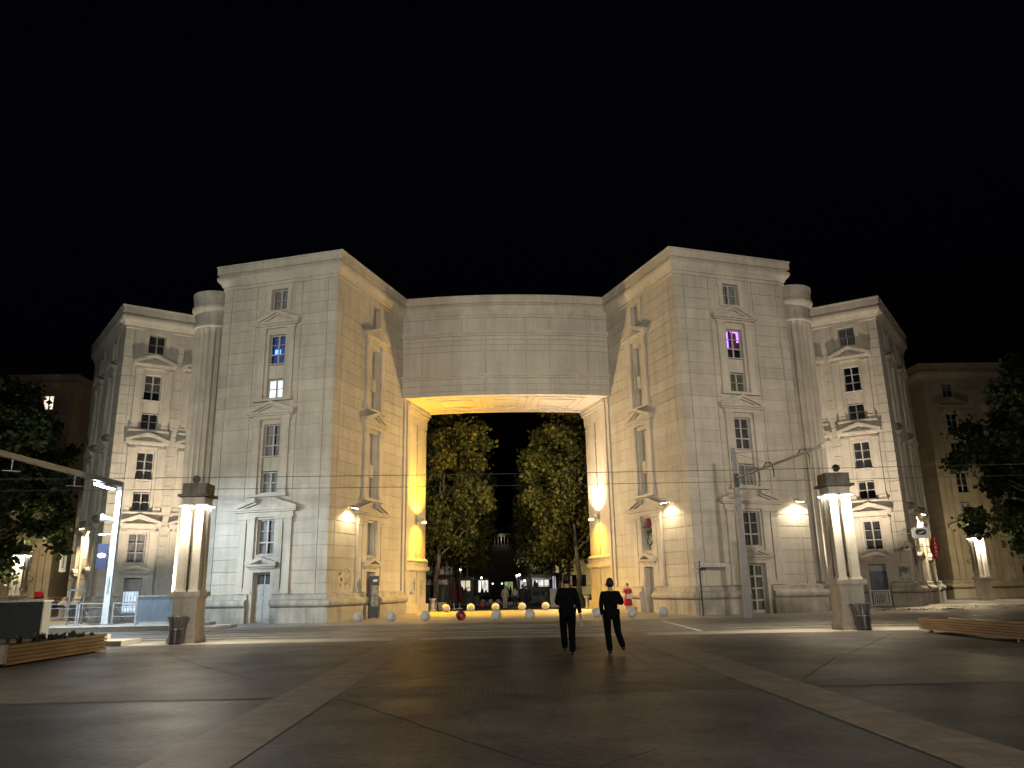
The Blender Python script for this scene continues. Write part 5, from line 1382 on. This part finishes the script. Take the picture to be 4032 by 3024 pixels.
for x,y,h,l in ((-2.74,100,2.75,'globe street lamp far down the mall at left'),(-1.5,130,2.15,'globe street lamp left of the far fountain'),(.01,130,2.15,'globe street lamp right of the far fountain'),(1.6,95,2.85,'globe street lamp on the right of the mall'),(1.95,96.5,3.0,'second globe street lamp on the right of the mall'),(-4.9,90,3.6,'globe street lamp among the left trees'),(2.6,98,2.3,'short globe street lamp before the lilac shop')):
    root = thing('street_lamp',l,'street lamp',(x,y,GM),'globe lamps along the mall')
    mb = MB(); mb.tube([(x,y,GM),(x,y,h-.15)],.045,8); mb.build('post',M['black'],root)
    mb = MB(); mb.ball((x,y,h),.12,12,8); mb.build('globe',M['globe'],root,smooth='full')
    if y < 101: lamp('POINT','globe_light',(x,y-.25,h),70,(1,.93,.82),root,radius=.15)
# cafe kiosk at left with its sign boards
root = thing('cafe_kiosk','dark cafe kiosk with cream sign boards behind the left archway pier','kiosk',(-8,63,0))
zb = gz(-6,62)
mb = MB(); mb.box(-12,-4.9,62.6,67,zb,3.2); mb.build('wall',M['darkframe'],root)
mb = MB(); mb.box(-12,-4.62,62.1,62.2,1.84,2.30); sb = mb.build('sign_board',plain('cream sign board',(.42,.40,.33),.6),root)
text('ARAN  OZ',.42,'black',sb,(-5.52,62.09,2.07),(1,0,0),(0,0,1))
mb = MB(); mb.box(-12,-5.2,62.35,62.4,2.55,2.98); s2 = mb.build('sign_board',M['anthracite'],root)
text('RESTAURANT',.34,'boardgrey',s2,(-5.35,62.34,2.74),(1,0,0),(0,0,1))
mb = MB(); mb.tube([(-4.5+.19*cos(2*pi*k/24),62.2,2.88+.27*sin(2*pi*k/24)) for k in range(25)],.03,6,False); mb.build('ring_sign',M['boardgrey'],root)
mb = MB(); mb.box(-5.25,-4.95,62.2,62.5,2.6,3.0); mb.build('lantern_box',M['posterpale'],root)
mb = MB(); mb.hexa([(-12,61.2,2.3),(-4.5,61.2,2.3),(-4.5,62.6,2.5),(-12,62.6,2.5),(-12,61.2,2.36),(-4.5,61.2,2.36),(-4.5,62.6,2.56),(-12,62.6,2.56)]); mb.build('awning',M['cloth_maroon'],root)
mb = MB(); mb.box(-6.3,-5.3,62.58,62.6,zb+.5,1.7); mb.build('window',M['curtain_dark'],root)
for x,y,l in ((-4.15,63,'closed maroon parasol beside the cafe kiosk, nearer one'),(-3.85,66,'closed maroon parasol beside the cafe kiosk, farther one')):
    z = gz(x,y); root = thing('closed_parasol',l,'parasol',(x,y,z),'closed parasols by the kiosk')
    mb = MB(); mb.lathe((x,y,z),[(.04,.5),(.2,.62),(.22,1.0),(.15,1.7),(.06,2.2),(.02,2.35)],16,lambda r,zz,j: r*(1+.16*(j%2))); mb.build('canopy',M['cloth_maroon'],root)
    mb = MB(); mb.tube([(x,y,z),(x,y,z+2.4)],.025,6); mb.lathe((x,y,z),[(.25,0),(.25,.06)],12); mb.build('pole',M['white'],root)
def urn(x,y,l):
    z = gz(x,y); mb = MB(); mb.lathe((x,y,z),[(.17,0),(.17,.06),(.12,.1),(.11,.45),(.13,.6),(.24,.74),(.25,.8),(.22,.8),(.12,.6)],18,cap=False); tag(mb.build('stone_urn',M['concrete'],None,smooth=True),l,'urn','stone urns at the archway')
urn(-5.05,53.4,'narrow stone urn beside the left archway pier'); urn(5.25,53.6,'narrow stone urn beside the right archway pier')
for x,l in ((-5.4,'pale planter box left of the nearest left plane trunk'),(-4.75,'pale planter box right of the nearest left plane trunk')):
    mb = MB(); z = gz(x,58.5); mb.hexa([(x-.26,58.2,z),(x+.26,58.2,z),(x+.26,58.8,z),(x-.26,58.8,z),(x-.3,58.1,z+.55),(x+.3,58.1,z+.55),(x+.3,58.9,z+.55),(x-.3,58.9,z+.55)]); pb_ = mb.build('planter_box',M['concrete']); tag(pb_,l,'planter','planter boxes by the kiosk')
# domed building closing the mall
root = thing('domed_building','far domed building with a dim colonnade at the end of the mall','building',(.15,152,0))
mb = MB(); mb.box(-6,6,150,160,-.2,9.4); mb.build('wall',M['farstone'],root)
mb = MB()
for k in range(5): x = -1.15+k*.62; mb.lathe((x,150.2,9.4),[(.12,0),(.1,.2),(.1,1.5),(.14,1.7)],10)
mb.build('colonnade',M['trim'],root)
mb = MB(); mb.box(-1.6,1.9,149.9,154,11.1,11.5); mb.build('entablature',M['farstone'],root)
mb = MB(); mb.ball((.15,152,11.5),1.7,24,10,0,sz=.75); mb.build('dome',M['capstone'],root,smooth='full')
lamp('POINT','colonnade_light',(.1,149.5,10.6),14,(1,.82,.7),root,radius=.2)

# ------------------------------------------------------------------ sky and camera
w = bpy.data.worlds.new('World'); sc.world = w; w.use_nodes = True
nt = w.node_tree; sky = nt.nodes.new('ShaderNodeTexSky'); sky.sky_type = 'NISHITA'; sky.sun_disc = False
sky.sun_elevation = radians(-4); sky.sun_rotation = radians(200); sky.air_density = 1; sky.ozone_density = 2
bg = nt.nodes['Background']; nt.links.new(sky.outputs[0], bg.inputs['Color']); bg.inputs['Strength'].default_value = .06

f_px, hor, roll_t, ch = 3040.0, 2312.0, .019, 1.55
yaw = radians(1.3148); roll = math.atan(roll_t); pit = math.atan((hor-1512)*cos(roll)/f_px)
Fv = Vector((0,cos(pit),sin(pit))); R0 = Vector((1,0,0)); U0 = Vector((0,-sin(pit),cos(pit)))
Rv = R0*cos(roll)-U0*sin(roll); Uv = R0*sin(roll)+U0*cos(roll)
Zr = Matrix.Rotation(-yaw,3,'Z'); Fv,Rv,Uv = Zr@Fv,Zr@Rv,Zr@Uv
cd = bpy.data.cameras.new('camera'); cam = bpy.data.objects.new('camera',cd); C.objects.link(cam)
cam.matrix_world = Matrix(((Rv.x,Uv.x,-Fv.x,-.73),(Rv.y,Uv.y,-Fv.y,.07),(Rv.z,Uv.z,-Fv.z,ch),(0,0,0,1)))
cd.sensor_width = 36; cd.lens = f_px/4032*36; cd.clip_start = .05; cd.clip_end = 2000
sc.camera = cam
sc.view_settings.view_transform = 'Standard'; sc.view_settings.look = 'None'; sc.view_settings.gamma = 1; sc.view_settings.exposure = .55
sc.cycles.use_denoising = True
sc.cycles.max_bounces = 6; sc.cycles.transparent_max_bounces = 8; sc.cycles.caustics_reflective = False; sc.cycles.caustics_refractive = False
sc.cycles.sample_clamp_indirect = 6
